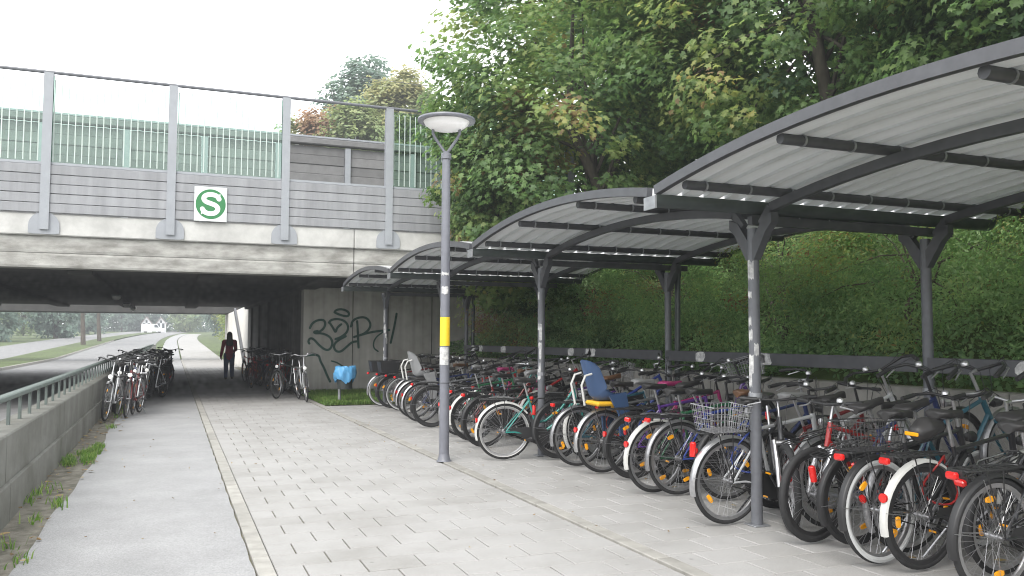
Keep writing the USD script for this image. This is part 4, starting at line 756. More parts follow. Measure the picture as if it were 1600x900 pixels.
    if not lo and q.random() < 0.55:
        t = np.linspace(0, 2*PI, 21)[:-1]; c0 = np.array([0.20, 0.02, 0.56]); k_ = q.random()
        obj('lock', MB().tube(np.stack([c0[0]+0.13*np.cos(t), c0[1]+0.05*np.sin(2*t+k_), c0[2]+0.16*np.sin(t)], 1), 0.008, 6, closed=True), MATS['plastic_black' if q.random() < 0.6 else ['paint_blue', 'paint_red', 'steel_grey'][seed % 3]], B, smooth=60)
    return B
SH = 'bicycles in the shelter rack'
# nearest bicycles first: wheel contact point, heading, look
bike(4.53, 4.13, 3, 'black bicycle with white rear mudguard and square red light, rightmost at the front', frame='black', mud='rim_white', rim='rim_dark', basket=None, light='rack', seed=1, lean=2, refl=True, bag=True, sad_h=1.0)
bike(4.40, 4.31+0.03, 5, 'black bicycle with wide white-walled rear tyre and black wire basket', frame='black', mud='plastic_black', rim='alloy', wall='whitewall_rubber', wall_w=0.034, tw=0.022, basket='rear_black', seed=2, lean=-2)
bike(4.62, 4.78, 0, 'dark bicycle with tall red light beside the white-walled wheel', frame='navy', mud='plastic_black', rim='rim_dark', light='stay', seed=3, lean=3, pitch=14)
bike(5.46, 4.98, 181, 'red mountain bike with its front wheel facing the walkway', frame='red', style='mtb', mud=None, rim='rim_dark', rack=False, light='post', seed=4, lean=2, steer=6, tw=0.026, R=0.345, refl=False)
bike(5.02, 6.22, 239, 'mountain bike with silver suspension fork seen head-on beside the first post', frame='black', style='mtb', mud=None, rim='rim_dark', rack=False, light='post', seed=5, lean=3, steer=4, tw=0.027, R=0.335, refl=False)
bike(4.17, 5.70, 2, 'silver bicycle with long silver mudguard and wire basket behind the first post', frame='silver', mud='alloy', rim='alloy', basket='rear_wire', seed=6, lean=3, light='stay')
bike(4.51, 6.92, 0, 'blue bicycle with grey mudguard and red rack light, second left of the first post', frame='blue', mud='steel_grey', rim='alloy', light='rack', seed=7, lean=1)
bike(4.36, 7.10, 4, 'dark green bicycle with pale mudguard next to the blue one', frame='green', mud='rim_white', rim='alloy', light='rack', seed=8, lean=4)
bike(4.57, 7.86, -2, 'dark violet bicycle with slim black tyre and round red light', frame='violet', mud='plastic_black', rim='rim_dark', light='mud', seed=9, lean=2)
bike(4.46, 8.34, 2, 'bicycle carrying a blue child seat with yellow cushions', frame='grey', mud='alloy', rim='alloy', child=True, light='mud', seed=10, lean=1)
bike(4.42, 8.88, 0, 'petrol bicycle with large red reflector left of the child seat', frame='petrol', mud='steel_grey', rim='alloy', light='rack', seed=11, lean=3)
bike(4.46, 9.50, 4, 'black bicycle with red light standing close behind the second post', frame='black', mud='plastic_black', rim='rim_dark', light='stay', seed=12, lean=-2)
bike(3.80, 9.68, -9, 'teal bicycle sticking out farthest from the row between lamp and second post', frame='teal', style='step', mud='rim_white', rim='alloy', wall='rim_white', wall_w=0.006, light='mud', seed=13, lean=5, steer=25, rack=True)
bike(3.98, 10.85, 6, 'black bicycle with plain black tyre behind the teal one', frame='black', mud='plastic_black', rim='rim_dark', light='rack', seed=14, lean=3)
bike(4.05, 11.55, 0, 'dark red bicycle with cream mudguards right of the lamp pole', frame='darkred', mud='rim_white', rim='rim_dark', light='rack', seed=15, lean=2, style='step')
bike(4.10, 12.2, 3, 'green bicycle with grey mudguard partly hidden by the lamp pole', frame='green', mud='steel_grey', rim='alloy', light='mud', seed=16, lean=-3)
bike(4.03, 13.55, -6, 'grey bicycle with thick black tyre just left of the lamp pole', frame='grey', mud='plastic_black', rim='rim_dark', light='rack', seed=17, lean=4, tw=0.024)
bike(4.10, 14.45, 2, 'navy bicycle carrying a grey child seat left of the lamp pole', frame='navy', mud='alloy', rim='alloy', light='mud', child='seat_grey', seed=18, lean=2)
bike(4.19, 15.2, 0, 'black bicycle with alloy rims, fifth from the abutment end of the row', frame='black', mud='alloy', rim='alloy', light='mud', seed=19)
bike(4.36, 16.1, 3, 'white-rimmed bicycle, fourth from the abutment end of the row', frame='silver', mud='steel_grey', rim='rim_white', seed=20)
bike(4.36, 16.8, 0, 'dark bicycle with white-walled tyre, third from the abutment end of the row', frame='black', mud='plastic_black', rim='alloy', wall='whitewall_rubber', seed=21)
bike(4.33, 17.5, 2, 'bicycle with solid black rear basket, second from the abutment end', frame='darkred', mud='plastic_black', rim='rim_dark', basket='rear_solid', seed=22)
bike(4.28, 18.1, 0, 'bicycle with solid black rear basket, last before the abutment wall', frame='black', mud='steel_grey', rim='alloy', wall='whitewall_rubber', basket='rear_solid', seed=23)
# deeper tier: front wheels lifted in the rack, showing between the first ones
tier = [(4.85, 5.32, 'silver', 'city', 'silver bicycle deep in the rack right of the first post'), (4.95, 6.05, 'darkred', 'mtb', 'dark red mountain bike deep in the rack beside the first post'), (4.8, 6.55, 'navy', 'city', 'navy bicycle deep in the rack left of the first post'),
        (4.9, 7.45, 'violet', 'step', 'violet step-through bicycle deep behind the silver mudguards'), (4.95, 8.1, 'magenta', 'city', 'magenta bicycle deep in the rack right of the child seat'), (4.9, 8.62, 'black', 'step', 'black step-through bicycle deep behind the child seat'),
        (4.95, 9.2, 'blue', 'mtb', 'blue mountain bike deep in the rack behind the second post'), (4.75, 10.15, 'silver', 'city', 'silver bicycle deep in the rack left of the second post'), (4.9, 10.5, 'violet', 'city', 'violet bicycle deep in the rack behind the teal one'),
        (4.8, 11.2, 'red', 'mtb', 'red mountain bike deep in the rack between lamp and second post'), (4.85, 11.9, 'black', 'city', 'black bicycle deep in the rack just right of the lamp'), (4.8, 12.7, 'magenta', 'step', 'magenta step-through bicycle deep behind the lamp pole'), (4.85, 13.1, 'teal', 'city', 'teal bicycle deep in the rack left of the lamp'),
        (4.8, 14.0, 'red', 'city', 'red bicycle deep in the rack left of the lamp'), (4.8, 14.8, 'grey', 'mtb', 'grey mountain bike deep in the rack farther left of the lamp'), (4.9, 15.7, 'black', 'city', 'black bicycle deep in the far part of the rack'), (4.9, 16.5, 'blue', 'step', 'blue step-through bicycle deep in the far part of the rack')]
q = rng(77)
for n_, (x, y, fr, sty, lab) in enumerate(tier):
    bike(x, y, q.normal()*4, lab, frame=fr, style=sty, mud=None if sty == 'mtb' else ['steel_grey', 'plastic_black', 'plastic_black'][n_ % 3], rim=['alloy', 'rim_dark'][n_ % 2], saddle=['saddle_black', 'saddle_grey', 'saddle_brown', 'saddle_black'][n_ % 4], basket='front_wire' if n_ % 5 == 3 else None, rack=sty != 'mtb', light='rack' if n_ % 2 else 'mud', pitch=13 if n_ % 3 == 0 else 3, lean=q.normal()*3, steer=q.normal()*18, seed=100+n_, cover='paint_magenta' if fr == 'magenta' else None)
# to the right of the front bicycles
for n_, (x, y, fr, mu, lab) in enumerate([(4.45, 3.55, 'black', 'plastic_black', 'black bicycle with alloy rims at the right edge of the row'), (4.9, 3.85, 'black', 'plastic_black', 'black bicycle with lifted front wheel at the right edge'), (4.5, 3.0, 'blue', 'plastic_black', 'blue bicycle at the far right edge of the row'), (4.8, 4.5, 'petrol', 'steel_grey', 'petrol bicycle with lifted front wheel behind the white-walled one')]):
    bike(x, y, q.normal()*3, lab, frame=fr, mud=mu, rim='alloy', seed=140+n_, lean=q.normal()*3, pitch=15 if n_ in (1, 3) else 0, light='rack')
# row along the low wall on the left, seen from the front
LWG = 'dark bicycles leaning along the low wall under the bridge'
ORD = 'first second third fourth fifth sixth seventh eighth ninth tenth'.split()
lab_left = ['silver bicycle facing forward, nearest of the row at the low wall', 'dark red bicycle facing forward, second of the row at the low wall', 'grey mountain bike facing forward, third of the row at the low wall']
for n_ in range(24):
    y = 17.55 + n_*0.62; fr = ['silver', 'darkred', 'grey', 'black', 'navy', 'black', 'black', 'black'][n_ % 8] if n_ != 9 else 'red'
    bike(((-0.95, -0.72, -0.6)[n_ % 3] if n_ < 6 else (-0.85, -0.55, -0.25)[n_ % 3]+min(n_-6, 10)*0.012)+q.normal()*0.04, y, -92+q.normal()*7-(5 if n_ % 3 else 0), lab_left[n_] if n_ < 3 else f'dark bicycle {ORD[n_]} from the camera in the row along the low wall' if n_ < 9 else 'dark bicycle deep in the shaded row along the low wall', group=None if n_ < 9 else LWG, frame=fr, style=['city', 'city', 'mtb', 'step'][n_ % 4], mud='alloy' if n_ < 3 else 'plastic_black', rim='alloy' if n_ < 5 else 'rim_dark', seed=200+n_, lo=n_ > 2, lean=q.normal()*2-5, steer=q.normal()*15, light='mud')
# row in the underpass on the right
bike(2.86, 20.85, -88, 'silver bicycle facing forward beside the abutment corner', frame='silver', mud='alloy', rim='alloy', seed=230, steer=-4, lean=3)
bike(3.02, 21.9, -128, 'silver-wheeled bicycle turned sideways at the underpass entrance', frame='grey', mud='alloy', rim='alloy', seed=231, steer=10, lean=4)
bike(2.90, 23.9, -100, 'red bicycle just inside the underpass by the right wall', frame='red', mud='plastic_black', rim='alloy', seed=232, steer=12, lean=4)
for n_ in range(14):
    bike((2.85, 2.6)[n_ % 2]+q.normal()*0.06, 24.9+n_*0.6-(0 if n_ % 3 == 0 else 0.9), (-108 if n_ % 3 == 0 else 74)+q.normal()*9, f'dark bicycle {ORD[n_+1]} behind the red one along the right underpass wall' if n_ < 5 else 'dark bicycle deep in the shaded row along the right underpass wall', group=None if n_ < 5 else 'bicycles along the right underpass wall', frame=['red', 'black', 'red', 'darkred', 'red', 'navy', 'red'][n_ % 7], mud='plastic_black', rim='alloy', seed=240+n_, lo=True, lean=4, steer=q.normal()*15)

# ------------------------------------------------------------------ the person walking away
def limb(chain):
    parts = []
    for (p, r), (p2, r2) in zip(chain[:-1], chain[1:]):
        parts.append(m3.Manifold.hull(m3.Manifold.sphere(r, 16).translate(list(p)) + m3.Manifold.sphere(r2, 16).translate(list(p2))))
    o = parts[0]
    for p in parts[1:]: o = o + p
    return o
def smooth_man(m_, ln=0.03, it=8):
    k = m_.refine_to_length(ln).to_mesh(); t = trimesh.Trimesh(np.array(k.vert_properties)[:, :3], np.array(k.tri_verts), process=True)
    trimesh.smoothing.filter_taubin(t, iterations=it); return t
def ell(c, r):  # ellipsoid
    return m3.Manifold.sphere(1.0, 24).scale(list(r)).translate(list(c))
pe = thing('person', 'person with long dark hair in dark red jacket and jeans walking into the underpass', 'person', loc=(1.87, 31.3, 0.0))
plain('skin', (0.45, 0.27, 0.19), 0.55); mat('hair_dark', (0.012, 0.009, 0.008), 0.5); mat('jacket_red', (0.32, 0.03, 0.06), 0.8, var=0.3, scale=20); mat('jeans', (0.06, 0.085, 0.17), 0.85, var=0.3, scale=15); plain('shoe', (0.03, 0.03, 0.03), 0.6)
hipL, hipR = (-0.085, 0, 0.86), (0.085, 0, 0.86)
legL = [(hipL, 0.095), ((-0.095, 0.10, 0.47), 0.062), ((-0.10, 0.08, 0.09), 0.042)]; legR = [(hipR, 0.095), ((0.095, 0.02, 0.46), 0.062), ((0.10, -0.16, 0.12), 0.042)]
torso = limb([((0, 0, 0.90), 0.13), ((0, 0.0, 1.08), 0.115), ((0, -0.005, 1.28), 0.125)]) + m3.Manifold.hull(m3.Manifold.sphere(0.065, 16).translate([-0.15, 0, 1.34]) + m3.Manifold.sphere(0.065, 16).translate([0.15, 0, 1.34])+m3.Manifold.sphere(0.10, 16).translate([0, 0, 1.22]))
armL = [((-0.18, 0, 1.33), 0.055), ((-0.235, -0.03, 1.07), 0.042), ((-0.27, 0.05, 0.84), 0.030)]; armR = [((0.18, 0, 1.33), 0.055), ((0.215, -0.05, 1.08), 0.042), ((0.17, 0.16, 1.0), 0.030)]
neck = limb([((0, 0, 1.36), 0.052), ((0, 0.015, 1.46), 0.05)]); head = ell((0, 0.02, 1.555), (0.075, 0.095, 0.115)) + limb([((0, 0.115, 1.555), 0.012), ((0, 0.128, 1.535), 0.015)]) + ell((-0.076, 0.015, 1.55), (0.012, 0.02, 0.03)) + ell((0.076, 0.015, 1.55), (0.012, 0.02, 0.03)) + ell((0, 0.06, 1.475), (0.045, 0.045, 0.035))
def hand(w, sd):
    w = np.array(w); o = limb([(w, 0.028), (w+[0.0, 0.01, -0.05], 0.034), (w+[0, 0.015, -0.08], 0.034)])
    for k, ln in enumerate((0.062, 0.075, 0.07, 0.055)):
        y = 0.045-0.022*k; b0 = w+[0, y, -0.085]; o = o + limb([(b0, 0.0095), (b0+[-sd*0.008, 0.004, -ln*0.5], 0.009), (b0+[-sd*0.022, 0.008, -ln], 0.0075)])
    return o + limb([(w+[0, 0.03, -0.03], 0.012), (w+[-sd*0.012, 0.062, -0.055], 0.0105), (w+[-sd*0.018, 0.07, -0.085], 0.009)])
body = limb(legL) + limb(legR) + torso + limb(armL) + limb(armR) + neck + head + hand(armL[-1][0], -1) + hand(armR[-1][0], 1)
bm = smooth_man(body, 0.02, 4); bd = obj('body', MB().mesh(bm), MATS['skin'], pe, smooth=True)
for sx_ in (-0.03, 0.03): obj('eye', MB().mesh(trimesh.creation.icosphere(1, 0.012).apply_translation([sx_, 0.106, 1.56])), MATS['shoe'], bd)
obj('mouth', MB().box(-0.022, 0.022, 0.098, 0.104, 1.495, 1.503), MATS['jacket_red'], bd)
grow = lambda ch, d: [(p, r+d) for p, r in ch]
jk = torso + limb([((0, 0, 0.84), 0.155), ((0, 0, 1.06), 0.135), ((0, -0.01, 1.30), 0.14)]) + m3.Manifold.hull(m3.Manifold.sphere(0.082, 16).translate([-0.15, 0, 1.335]) + m3.Manifold.sphere(0.082, 16).translate([0.15, 0, 1.335])) + limb(grow(armL, 0.018)) + limb(grow(armR, 0.018))
obj('jacket', MB().mesh(smooth_man(jk, 0.025, 5)), MATS['jacket_red'], pe, smooth=True)
obj('trousers', MB().mesh(smooth_man(limb(grow(legL, 0.016)) + limb(grow(legR, 0.016)) + limb([((-0.05, 0, 0.86), 0.12), ((0.05, 0, 0.86), 0.12)]), 0.025, 5)), MATS['jeans'], pe, smooth=True)
obj('hair', MB().mesh(smooth_man(ell((0, -0.005, 1.575), (0.095, 0.105, 0.115)) + m3.Manifold.hull(ell((0, -0.05, 1.55), (0.095, 0.06, 0.09)) + ell((0, -0.11, 1.25), (0.115, 0.05, 0.08))), 0.025, 3)), MATS['hair_dark'], pe, smooth=True)
for (lx, ly, lz) in ((-0.10, 0.08, 0.05), (0.10, -0.17, 0.08)): obj('shoe', MB().mesh(smooth_man(limb([((lx, ly-0.05, lz), 0.042), ((lx, ly+0.07, lz-0.01), 0.045), ((lx, ly+0.15, lz-0.018), 0.032)]), 0.02, 3)), MATS['shoe'], pe, smooth=True)

# ------------------------------------------------------------------ trees and shrubs
MAPLE = np.array([(0, -0.45), (0.42, -0.30), (0.24, -0.02), (0.55, 0.18), (0.19, 0.20), (0, 0.62), (-0.19, 0.20), (-0.55, 0.18), (-0.24, -0.02), (-0.42, -0.30)])
SMALL = np.array([(0, -0.5), (0.20, -0.1), (0, 0.5), (-0.20, -0.1)])
OVAL = np.array([(0, -0.5), (0.28, -0.18), (0.24, 0.2), (0, 0.5), (-0.24, 0.2), (-0.28, -0.18)])
def leaves(b, pos, nrm, size, shape, tone, q, fold=0.18):
    """one small leaf face per position: shape in the leaf's plane, folded along its midrib"""
    n = len(pos); nrm = nrm/(np.linalg.norm(nrm, axis=1, keepdims=True)+1e-9); a = q.normal(size=(n, 3)) + np.array([0, 0, -0.6]); t = a - nrm*(a*nrm).sum(1, keepdims=True); t /= np.linalg.norm(t, axis=1, keepdims=True)+1e-9; s_ = np.cross(t, nrm)
    k = len(shape); sx_, sy_ = shape[:, 0], shape[:, 1]
    v = pos[:, None] + size[:, None, None]*(s_[:, None]*sx_[None, :, None] + t[:, None]*sy_[None, :, None] - nrm[:, None]*(np.abs(sx_)*fold + sy_**2*0.25)[None, :, None])
    if k == 6: fan = np.array([(0, i, i+1) for i in range(1, 5)])
    elif k > 4:
        v = np.concatenate([v, pos[:, None]], 1); fan = np.array([(k, i, (i+1) % k) for i in range(k)])
    else: fan = np.array([(0, 1, 2), (0, 2, 3)])
    m_ = v.shape[1]; f = (np.arange(n)[:, None, None]*m_ + fan[None]).reshape(-1, 3)
    b.add(v.reshape(-1, 3), f, np.repeat(np.clip(tone, 0, 1), m_))
def lumps(q, centre, radii, n, lo=0.5):
    """centres of leaf clumps through an uneven crown"""
    d = q.normal(size=(n, 3)); d /= np.linalg.norm(d, axis=1, keepdims=True); r = lo+(1-lo)*q.random(n)**0.5
    n_ = meshkit.noise(d*1.8+np.array(centre), 5); r *= 0.70+0.55*n_
    return np.array(centre)+d*r[:, None]*np.array(radii), d
def tree(name, label, base, centre, radii, nclump, per, size, shape, material, seed, cl=0.55, tone0=0.45, group=None, cat='tree', trunk_r=0.14, yellow=0.12, vis=None, droop=0.35):
    q = rng(seed); T = thing(name, label, cat, group=group); base = np.array(base, float); centre = np.array(centre, float)
    tb = MB(); top = centre+np.array([0, 0, radii[2]*0.5]); tb.tube([base-np.array([0, 0, 0.3]), base*0.6+centre*0.4+q.normal(size=3)*0.15, centre+q.normal(size=3)*0.1, top], [trunk_r*1.3, trunk_r, trunk_r*0.7, trunk_r*0.2], 9)
    obj('trunk', tb, MATS['bark'], T, smooth=50)
    C, D = lumps(q, centre, radii, nclump); lb = MB()
    for c in C[::max(1, nclump//16)]:
        s0 = base*0.35+centre*0.65+np.array([0, 0, q.uniform(-0.3, 0.4)*radii[2]]); mid = (s0+c)/2+np.array([0, 0, 0.15])+q.normal(size=3)*0.12
        lb.tube([s0, mid, c], [trunk_r*0.35, trunk_r*0.2, trunk_r*0.06], 5)
    obj('limbs', lb, MATS['bark'], T)
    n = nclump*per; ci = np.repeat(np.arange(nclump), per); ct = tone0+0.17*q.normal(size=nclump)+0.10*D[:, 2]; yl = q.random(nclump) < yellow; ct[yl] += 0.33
    off = q.normal(size=(n, 3)); off /= np.linalg.norm(off, axis=1, keepdims=True); off *= (q.random((n, 1))**0.45)*cl*np.array([1.1, 1.1, 0.65])
    sc = np.repeat(0.7+0.6*q.random(nclump), per)[:, None]; pos = C[ci]+off*sc
    out = D[ci]*0.5+off/cl*0.5+np.array([0, 0, 0.75])+q.normal(size=(n, 3))*droop; out[:, 2] = np.abs(out[:, 2])
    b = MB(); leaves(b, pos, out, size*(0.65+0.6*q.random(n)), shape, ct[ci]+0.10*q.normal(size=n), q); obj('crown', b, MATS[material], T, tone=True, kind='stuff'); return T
tree('maple_tree', 'maple with thin upper twigs, leftmost beside the noise barrier and lamp', (9.8, 17.0, 3.0), (8.15, 16.6, 6.4), (3.2, 3.2, 4.9), 420, 100, 0.13, MAPLE, 'maple_leaf', 301, tone0=0.42)
tree('maple_tree', 'large maple with yellowish leaves above the second shelter roof', (11.8, 12.2, 3.8), (11.0, 12.4, 8.0), (3.6, 3.7, 4.7), 420, 92, 0.13, MAPLE, 'maple_leaf', 302, tone0=0.50, yellow=0.14)
tree('maple_tree', 'dark leafy maple behind the nearest shelter roof', (12.4, 8.2, 3.9), (11.7, 8.0, 7.9), (3.6, 3.5, 4.6), 400, 88, 0.13, MAPLE, 'maple_leaf', 303, tone0=0.40, yellow=0.08)
tree('maple_tree', 'bright green maple at the upper right of the picture', (12.6, 4.0, 3.9), (11.7, 4.4, 7.6), (3.5, 3.2, 4.5), 380, 84, 0.13, MAPLE, 'maple_leaf', 304, tone0=0.55, yellow=0.15)
tree('maple_tree', 'tall dark maple filling the gap between the two middle maples', (14.5, 14.5, 4.3), (13.9, 15.5, 8.4), (3.8, 6.0, 7.0), 620, 66, 0.23, OVAL, 'maple_leaf', 305, cl=0.75, tone0=0.30, yellow=0.03)
tree('maple_tree', 'rear dark maple standing deepest behind the shelter', (15.5, 8.5, 4.3), (15.2, 6.6, 8.6), (3.8, 6.4, 7.0), 620, 66, 0.23, OVAL, 'maple_leaf', 306, cl=0.75, tone0=0.28, yellow=0.03)
tree('maple_tree', 'dark tree standing behind the leftmost maple', (12.6, 22.0, 4.0), (11.6, 21.6, 7.4), (3.0, 3.0, 5.6), 380, 60, 0.22, OVAL, 'maple_leaf', 308, cl=0.7, tone0=0.34, yellow=0.03)
tree('maple_tree', 'small maple leaning over the end of the noise barrier', (7.4, 17.6, 2.0), (6.75, 17.2, 5.0), (1.5, 1.4, 2.3), 130, 90, 0.125, MAPLE, 'maple_leaf', 307, tone0=0.56, yellow=0.15, cl=0.42, trunk_r=0.07)
def shrub(label, x, y, rx, ry, rz, seed, tone0=0.55, yellow=0.08, n=190, per=210):
    z = float(height(x, y)); T = tree('shrub', label, (x, y, z), (x, y, z+rz*0.75), (rx, ry, rz), n, per, 0.062, SMALL, 'shrub_leaf', seed, cl=0.38, tone0=tone0, cat='shrub', trunk_r=0.04, yellow=yellow, droop=0.5); return T
shrub('rounded yellow-green shrub beside the abutment wall', 7.75, 18.6, 1.1, 1.7, 1.45, 401, 0.66, 0.22)
shrub('dense green shrub behind the second front post', 8.0, 15.6, 1.3, 1.9, 1.5, 402, 0.52)
shrub('dense green shrub left of the paired rear posts', 8.1, 12.6, 1.35, 2.0, 1.5, 403, 0.54)
shrub('dark green shrub right of the paired rear posts', 8.1, 9.8, 1.35, 1.8, 1.45, 404, 0.50)
shrub('wide light-topped shrub between first post and rear post', 8.2, 7.3, 1.4, 1.9, 1.5, 405, 0.62)
shrub('dark shrub behind the rightmost rear post', 8.1, 4.6, 1.35, 1.9, 1.5, 406, 0.52)
shrub('shrub at the right picture edge under the roof', 8.2, 2.0, 1.35, 1.8, 1.5, 407, 0.55)
for n_, (y, lab) in enumerate([(16.5, 'tall understorey shrub above the hedge near the abutment'), (11.5, 'tall understorey shrub above the hedge under the second roof'), (6.5, 'tall understorey shrub above the hedge under the nearest roof'), (2.6, 'tall understorey shrub above the hedge at the right edge')]):
    tree('shrub', lab, (11.0, y, 3.4), (10.9, y, 4.0), (1.5, 2.9, 1.6), 150, 70, 0.12, OVAL, 'shrub_leaf', 420+n_, cl=0.45, tone0=0.33, cat='shrub', trunk_r=0.05, yellow=0.06)
ivy = MB(); q = rng(440); n = 42000; px_, py_ = 6.85+6.5*q.random(n)**1.3, q.uniform(-1, 22.5, n)
leaves(ivy, np.stack([px_, py_, height(px_, py_)+q.random(n)*0.3], 1), q.normal(size=(n, 3))*0.5+np.array([-0.5, -0.2, 0.7]), 0.07*(0.6+0.7*q.random(n)), OVAL, 0.28+0.16*q.normal(size=n), q)
obj('ground_cover', ivy, MATS['shrub_leaf'], tone=True, label='dark low leaves covering the bank under the shrubs', cat='ground cover', kind='stuff')
# trees beyond the bridge, seen above the barrier
tree('background_tree', 'tall blue-green tree rising highest beyond the bridge', (12.9, 62, 0), (12.9, 62, 17.6), (2.9, 2.8, 4.8), 260, 60, 0.36, OVAL, 'far_leaf_dark', 501, cl=0.9, trunk_r=0.3, tone0=0.55)
tree('background_tree', 'small rust-brown tree beyond the bridge', (9.0, 56, 0), (9.0, 56, 14.2), (1.5, 1.5, 2.8), 80, 60, 0.28, OVAL, 'far_leaf_rust', 502, cl=0.7, trunk_r=0.2, tone0=0.6)
tree('background_tree', 'low olive tree left of the rust-brown one', (7.9, 58, 0), (7.9, 58, 14.0), (1.6, 1.7, 2.6), 90, 60, 0.3, OVAL, 'far_leaf_yellow', 503, cl=0.7, trunk_r=0.2)
tree('background_tree', 'broad light green tree beyond the third glass bay', (11.2, 54, 0), (10.9, 54, 13.0), (2.6, 2.2, 3.8), 220, 60, 0.3, OVAL, 'far_leaf_green', 504, cl=0.8, trunk_r=0.25, tone0=0.65)
tree('background_tree', 'yellowish tree beyond the bridge near the lamp head', (14.6, 56, 0), (14.3, 56, 15.4), (2.9, 2.4, 5.0), 260, 60, 0.32, OVAL, 'far_leaf_yellow', 505, cl=0.85, trunk_r=0.25, tone0=0.6)
tree('background_tree', 'green tree beyond the bridge behind the lamp head', (16.8, 54, 0), (16.6, 54, 13.6), (2.4, 2.4, 4.6), 190, 60, 0.32, OVAL, 'far_leaf_green', 506, cl=0.85, trunk_r=0.25, tone0=0.6)
# bushes and trees beyond the underpass
tree('roadside_bush', 'green bush beyond the underpass right of the footpath', (5.4, 66, 0), (5.2, 66, 2.2), (1.7, 3.0, 2.3), 120, 60, 0.16, OVAL, 'far_leaf_green', 510, cl=0.6, trunk_r=0.06, cat='bush')
tree('roadside_bush', 'larger bush with brownish leaves behind the green one beyond the underpass', (5.6, 76, 0.2), (5.4, 76, 2.8), (2.0, 4.0, 2.8), 120, 60, 0.2, OVAL, 'far_leaf_yellow', 511, cl=0.7, trunk_r=0.06, cat='bush')
fq = rng(520)
far = [(-34, 120), (-27, 135), (-21, 118), (-16, 140), (-24, 165), (-16, 185), (-12, 232), (3, 225), (9, 170), (12, 140), (11, 112), (-40, 150), (-8, 240), (16, 190), (-48, 125)]
desc = ['farthest left', 'second from left', 'third from left', 'in the left middle', 'behind the left middle', 'left of the white houses', 'just left of the path end', 'straight beyond the path end', 'right of the path end', 'above the roadside bushes', 'nearest above the roadside bushes', 'deep at the left', 'behind the white houses', 'deep at the right', 'at the left picture edge']
for n_, (x, y) in enumerate(far):
    z = float(height(0, y)); h_ = fq.uniform(9, 13); tree('distant_tree', f'hazy distant tree {desc[n_]}, seen through the underpass', (x, y, z), (x, y, z+h_*0.5), (4.6, 3.6, h_*0.52), 85, 42, 0.65, OVAL, ['far_leaf_dark', 'far_leaf_green', 'far_leaf_dark'][n_ % 3], 530+n_, cl=1.5, trunk_r=0.25)
hd = MB(); q = rng(560); n = 15000; px_ = q.uniform(-70, 24, n); leaves(hd, np.stack([px_, 236+q.random(n)*6+px_*0.1, float(height(0, 236))+q.random(n)*6.5], 1), q.normal(size=(n, 3))+np.array([0, -0.5, 0.5]), 0.8*(0.6+0.7*q.random(n)), OVAL, 0.4+0.25*q.normal(size=n), q)
obj('distant_wood', hd, MATS['far_leaf_dark'], tone=True, label='hazy wood closing the view beyond the underpass', cat='wood', kind='stuff')
for n_, (x, y, lab) in enumerate([(-8.6, 98, 'slim street tree on the grass verge beyond the underpass, nearer one'), (-8.4, 116, 'slim street tree on the grass verge beyond the underpass, farther one')]):
    z = float(height(0, y)); tree('street_tree', lab, (x, y, z), (x, y, z+7.2), (2.2, 2.2, 2.6), 60, 45, 0.4, OVAL, 'far_leaf_green', 570+n_, cl=0.9, trunk_r=0.2)
mat('house_white', (0.55, 0.56, 0.57), 0.8, var=0.08); mat('house_roof', (0.22, 0.17, 0.16), 0.8); plain('window_dark', (0.04, 0.05, 0.06), 0.15); plain('van_white', (0.75, 0.76, 0.77), 0.3, coat=0.5)
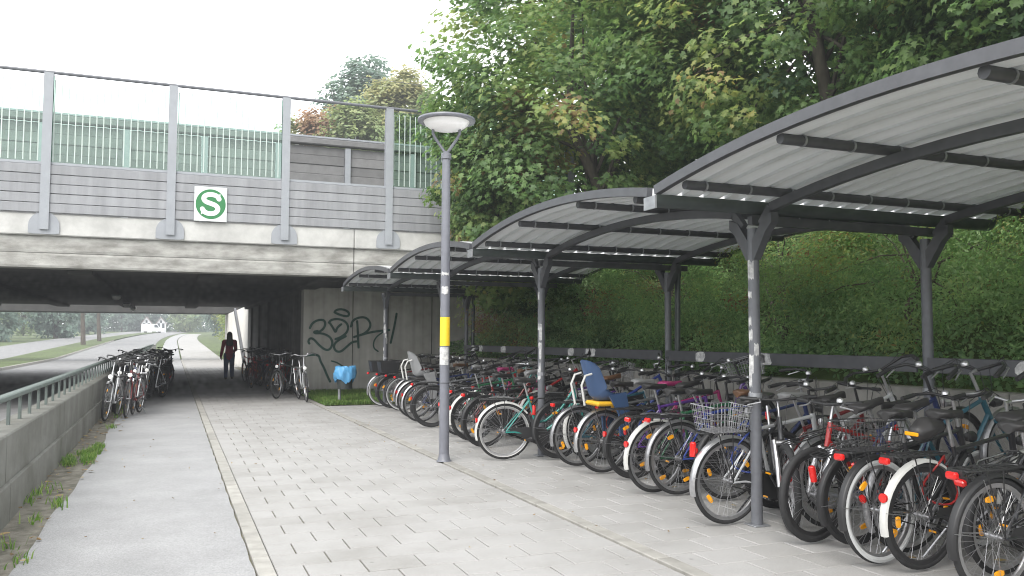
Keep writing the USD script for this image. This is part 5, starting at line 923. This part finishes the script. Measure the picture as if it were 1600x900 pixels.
for n_, (x, y, lab) in enumerate([(-5.6, 212, 'small white gabled house far beyond the underpass, left one'), (-2.6, 217, 'small white gabled house far beyond the underpass, right one')]):
    z = float(height(0, y)); H = thing('house', lab, 'house', loc=(x, y, z))
    obj('wall', MB().prism([(-1.1, -0.3), (1.1, -0.3), (1.1, 2.0), (0, 3.5), (-1.1, 2.0)], -3, 3), MATS['house_white'], H)
    obj('roof', MB().bar((-1.3, 0, 1.8), (0, 0, 3.6), 6.4, 0.12, up=(0, 0, 1)).bar((1.3, 0, 1.8), (0, 0, 3.6), 6.4, 0.12), MATS['house_roof'], H)
    for wx in (-0.5, 0.5): obj('window', MB().box(wx-0.25, wx+0.25, -3.03, -2.99, 1.0, 2.1), MATS['window_dark'], H)
    obj('window', MB().box(-0.2, 0.2, -3.03, -2.99, 2.2, 2.8), MATS['window_dark'], H)
for n_, (x, y, lab) in enumerate([(-4.2, 205, 'white van parked far beyond the underpass before the houses')]):
    z = float(height(0, y)); V_ = thing('parked_van', lab, 'van', loc=(x, y, z), group=None)
    obj('body', MB().prism([(-2.3, 0.35), (2.3, 0.35), (2.35, 1.0), (1.5, 1.15), (0.95, 1.95), (-2.25, 2.0), (-2.35, 1.0)], -0.9, 0.9), MATS['van_white'], V_)
    for wx in (-1.45, 1.45):
        for wy in (-0.92, 0.80): obj('wheel', MB().lathe([(0.001, 0), (0.33, 0), (0.35, 0.06), (0.33, 0.12), (0.001, 0.12)], 16, (wx, wy+0.12, 0.35), axis='y'), MATS['tyre_rubber'], V_)
    obj('window', MB().prism([(0.35, 1.2), (1.3, 1.2), (0.9, 1.8), (0.35, 1.8)], -0.915, -0.901), MATS['window_dark'], V_)

# ------------------------------------------------------------------ the hazy air
usdkit.material(stage, L+'haze', {'v': ('principled_volume', {'color': (0.93, 0.96, 1.0), 'density': 0.0011, 'anisotropy': 0.2})}, [], volume='v.volume')
hz = obj('haze', MB().box(-150, 150, -50, 340, -2.5, 27), UsdShade.Material.Get(stage, L+'haze'), label='pale haze filling the air and fading the far trees', cat='haze', kind='stuff')

for n_, (y, z, lab) in enumerate([(31.0, 12.4, 'thin dark overhead wire in the white sky, upper one'), (31.0, 11.5, 'thin dark overhead wire in the white sky, lower one')]):
    w_ = thing('overhead_wire', lab, 'wire'); obj('wire', MB().tube([(x, y, z-0.0012*(16-x)*(x+24)/4-0.02*x) for x in np.linspace(-24, 16, 24)], 0.009, 5), MATS['barrier_dark'], w_)
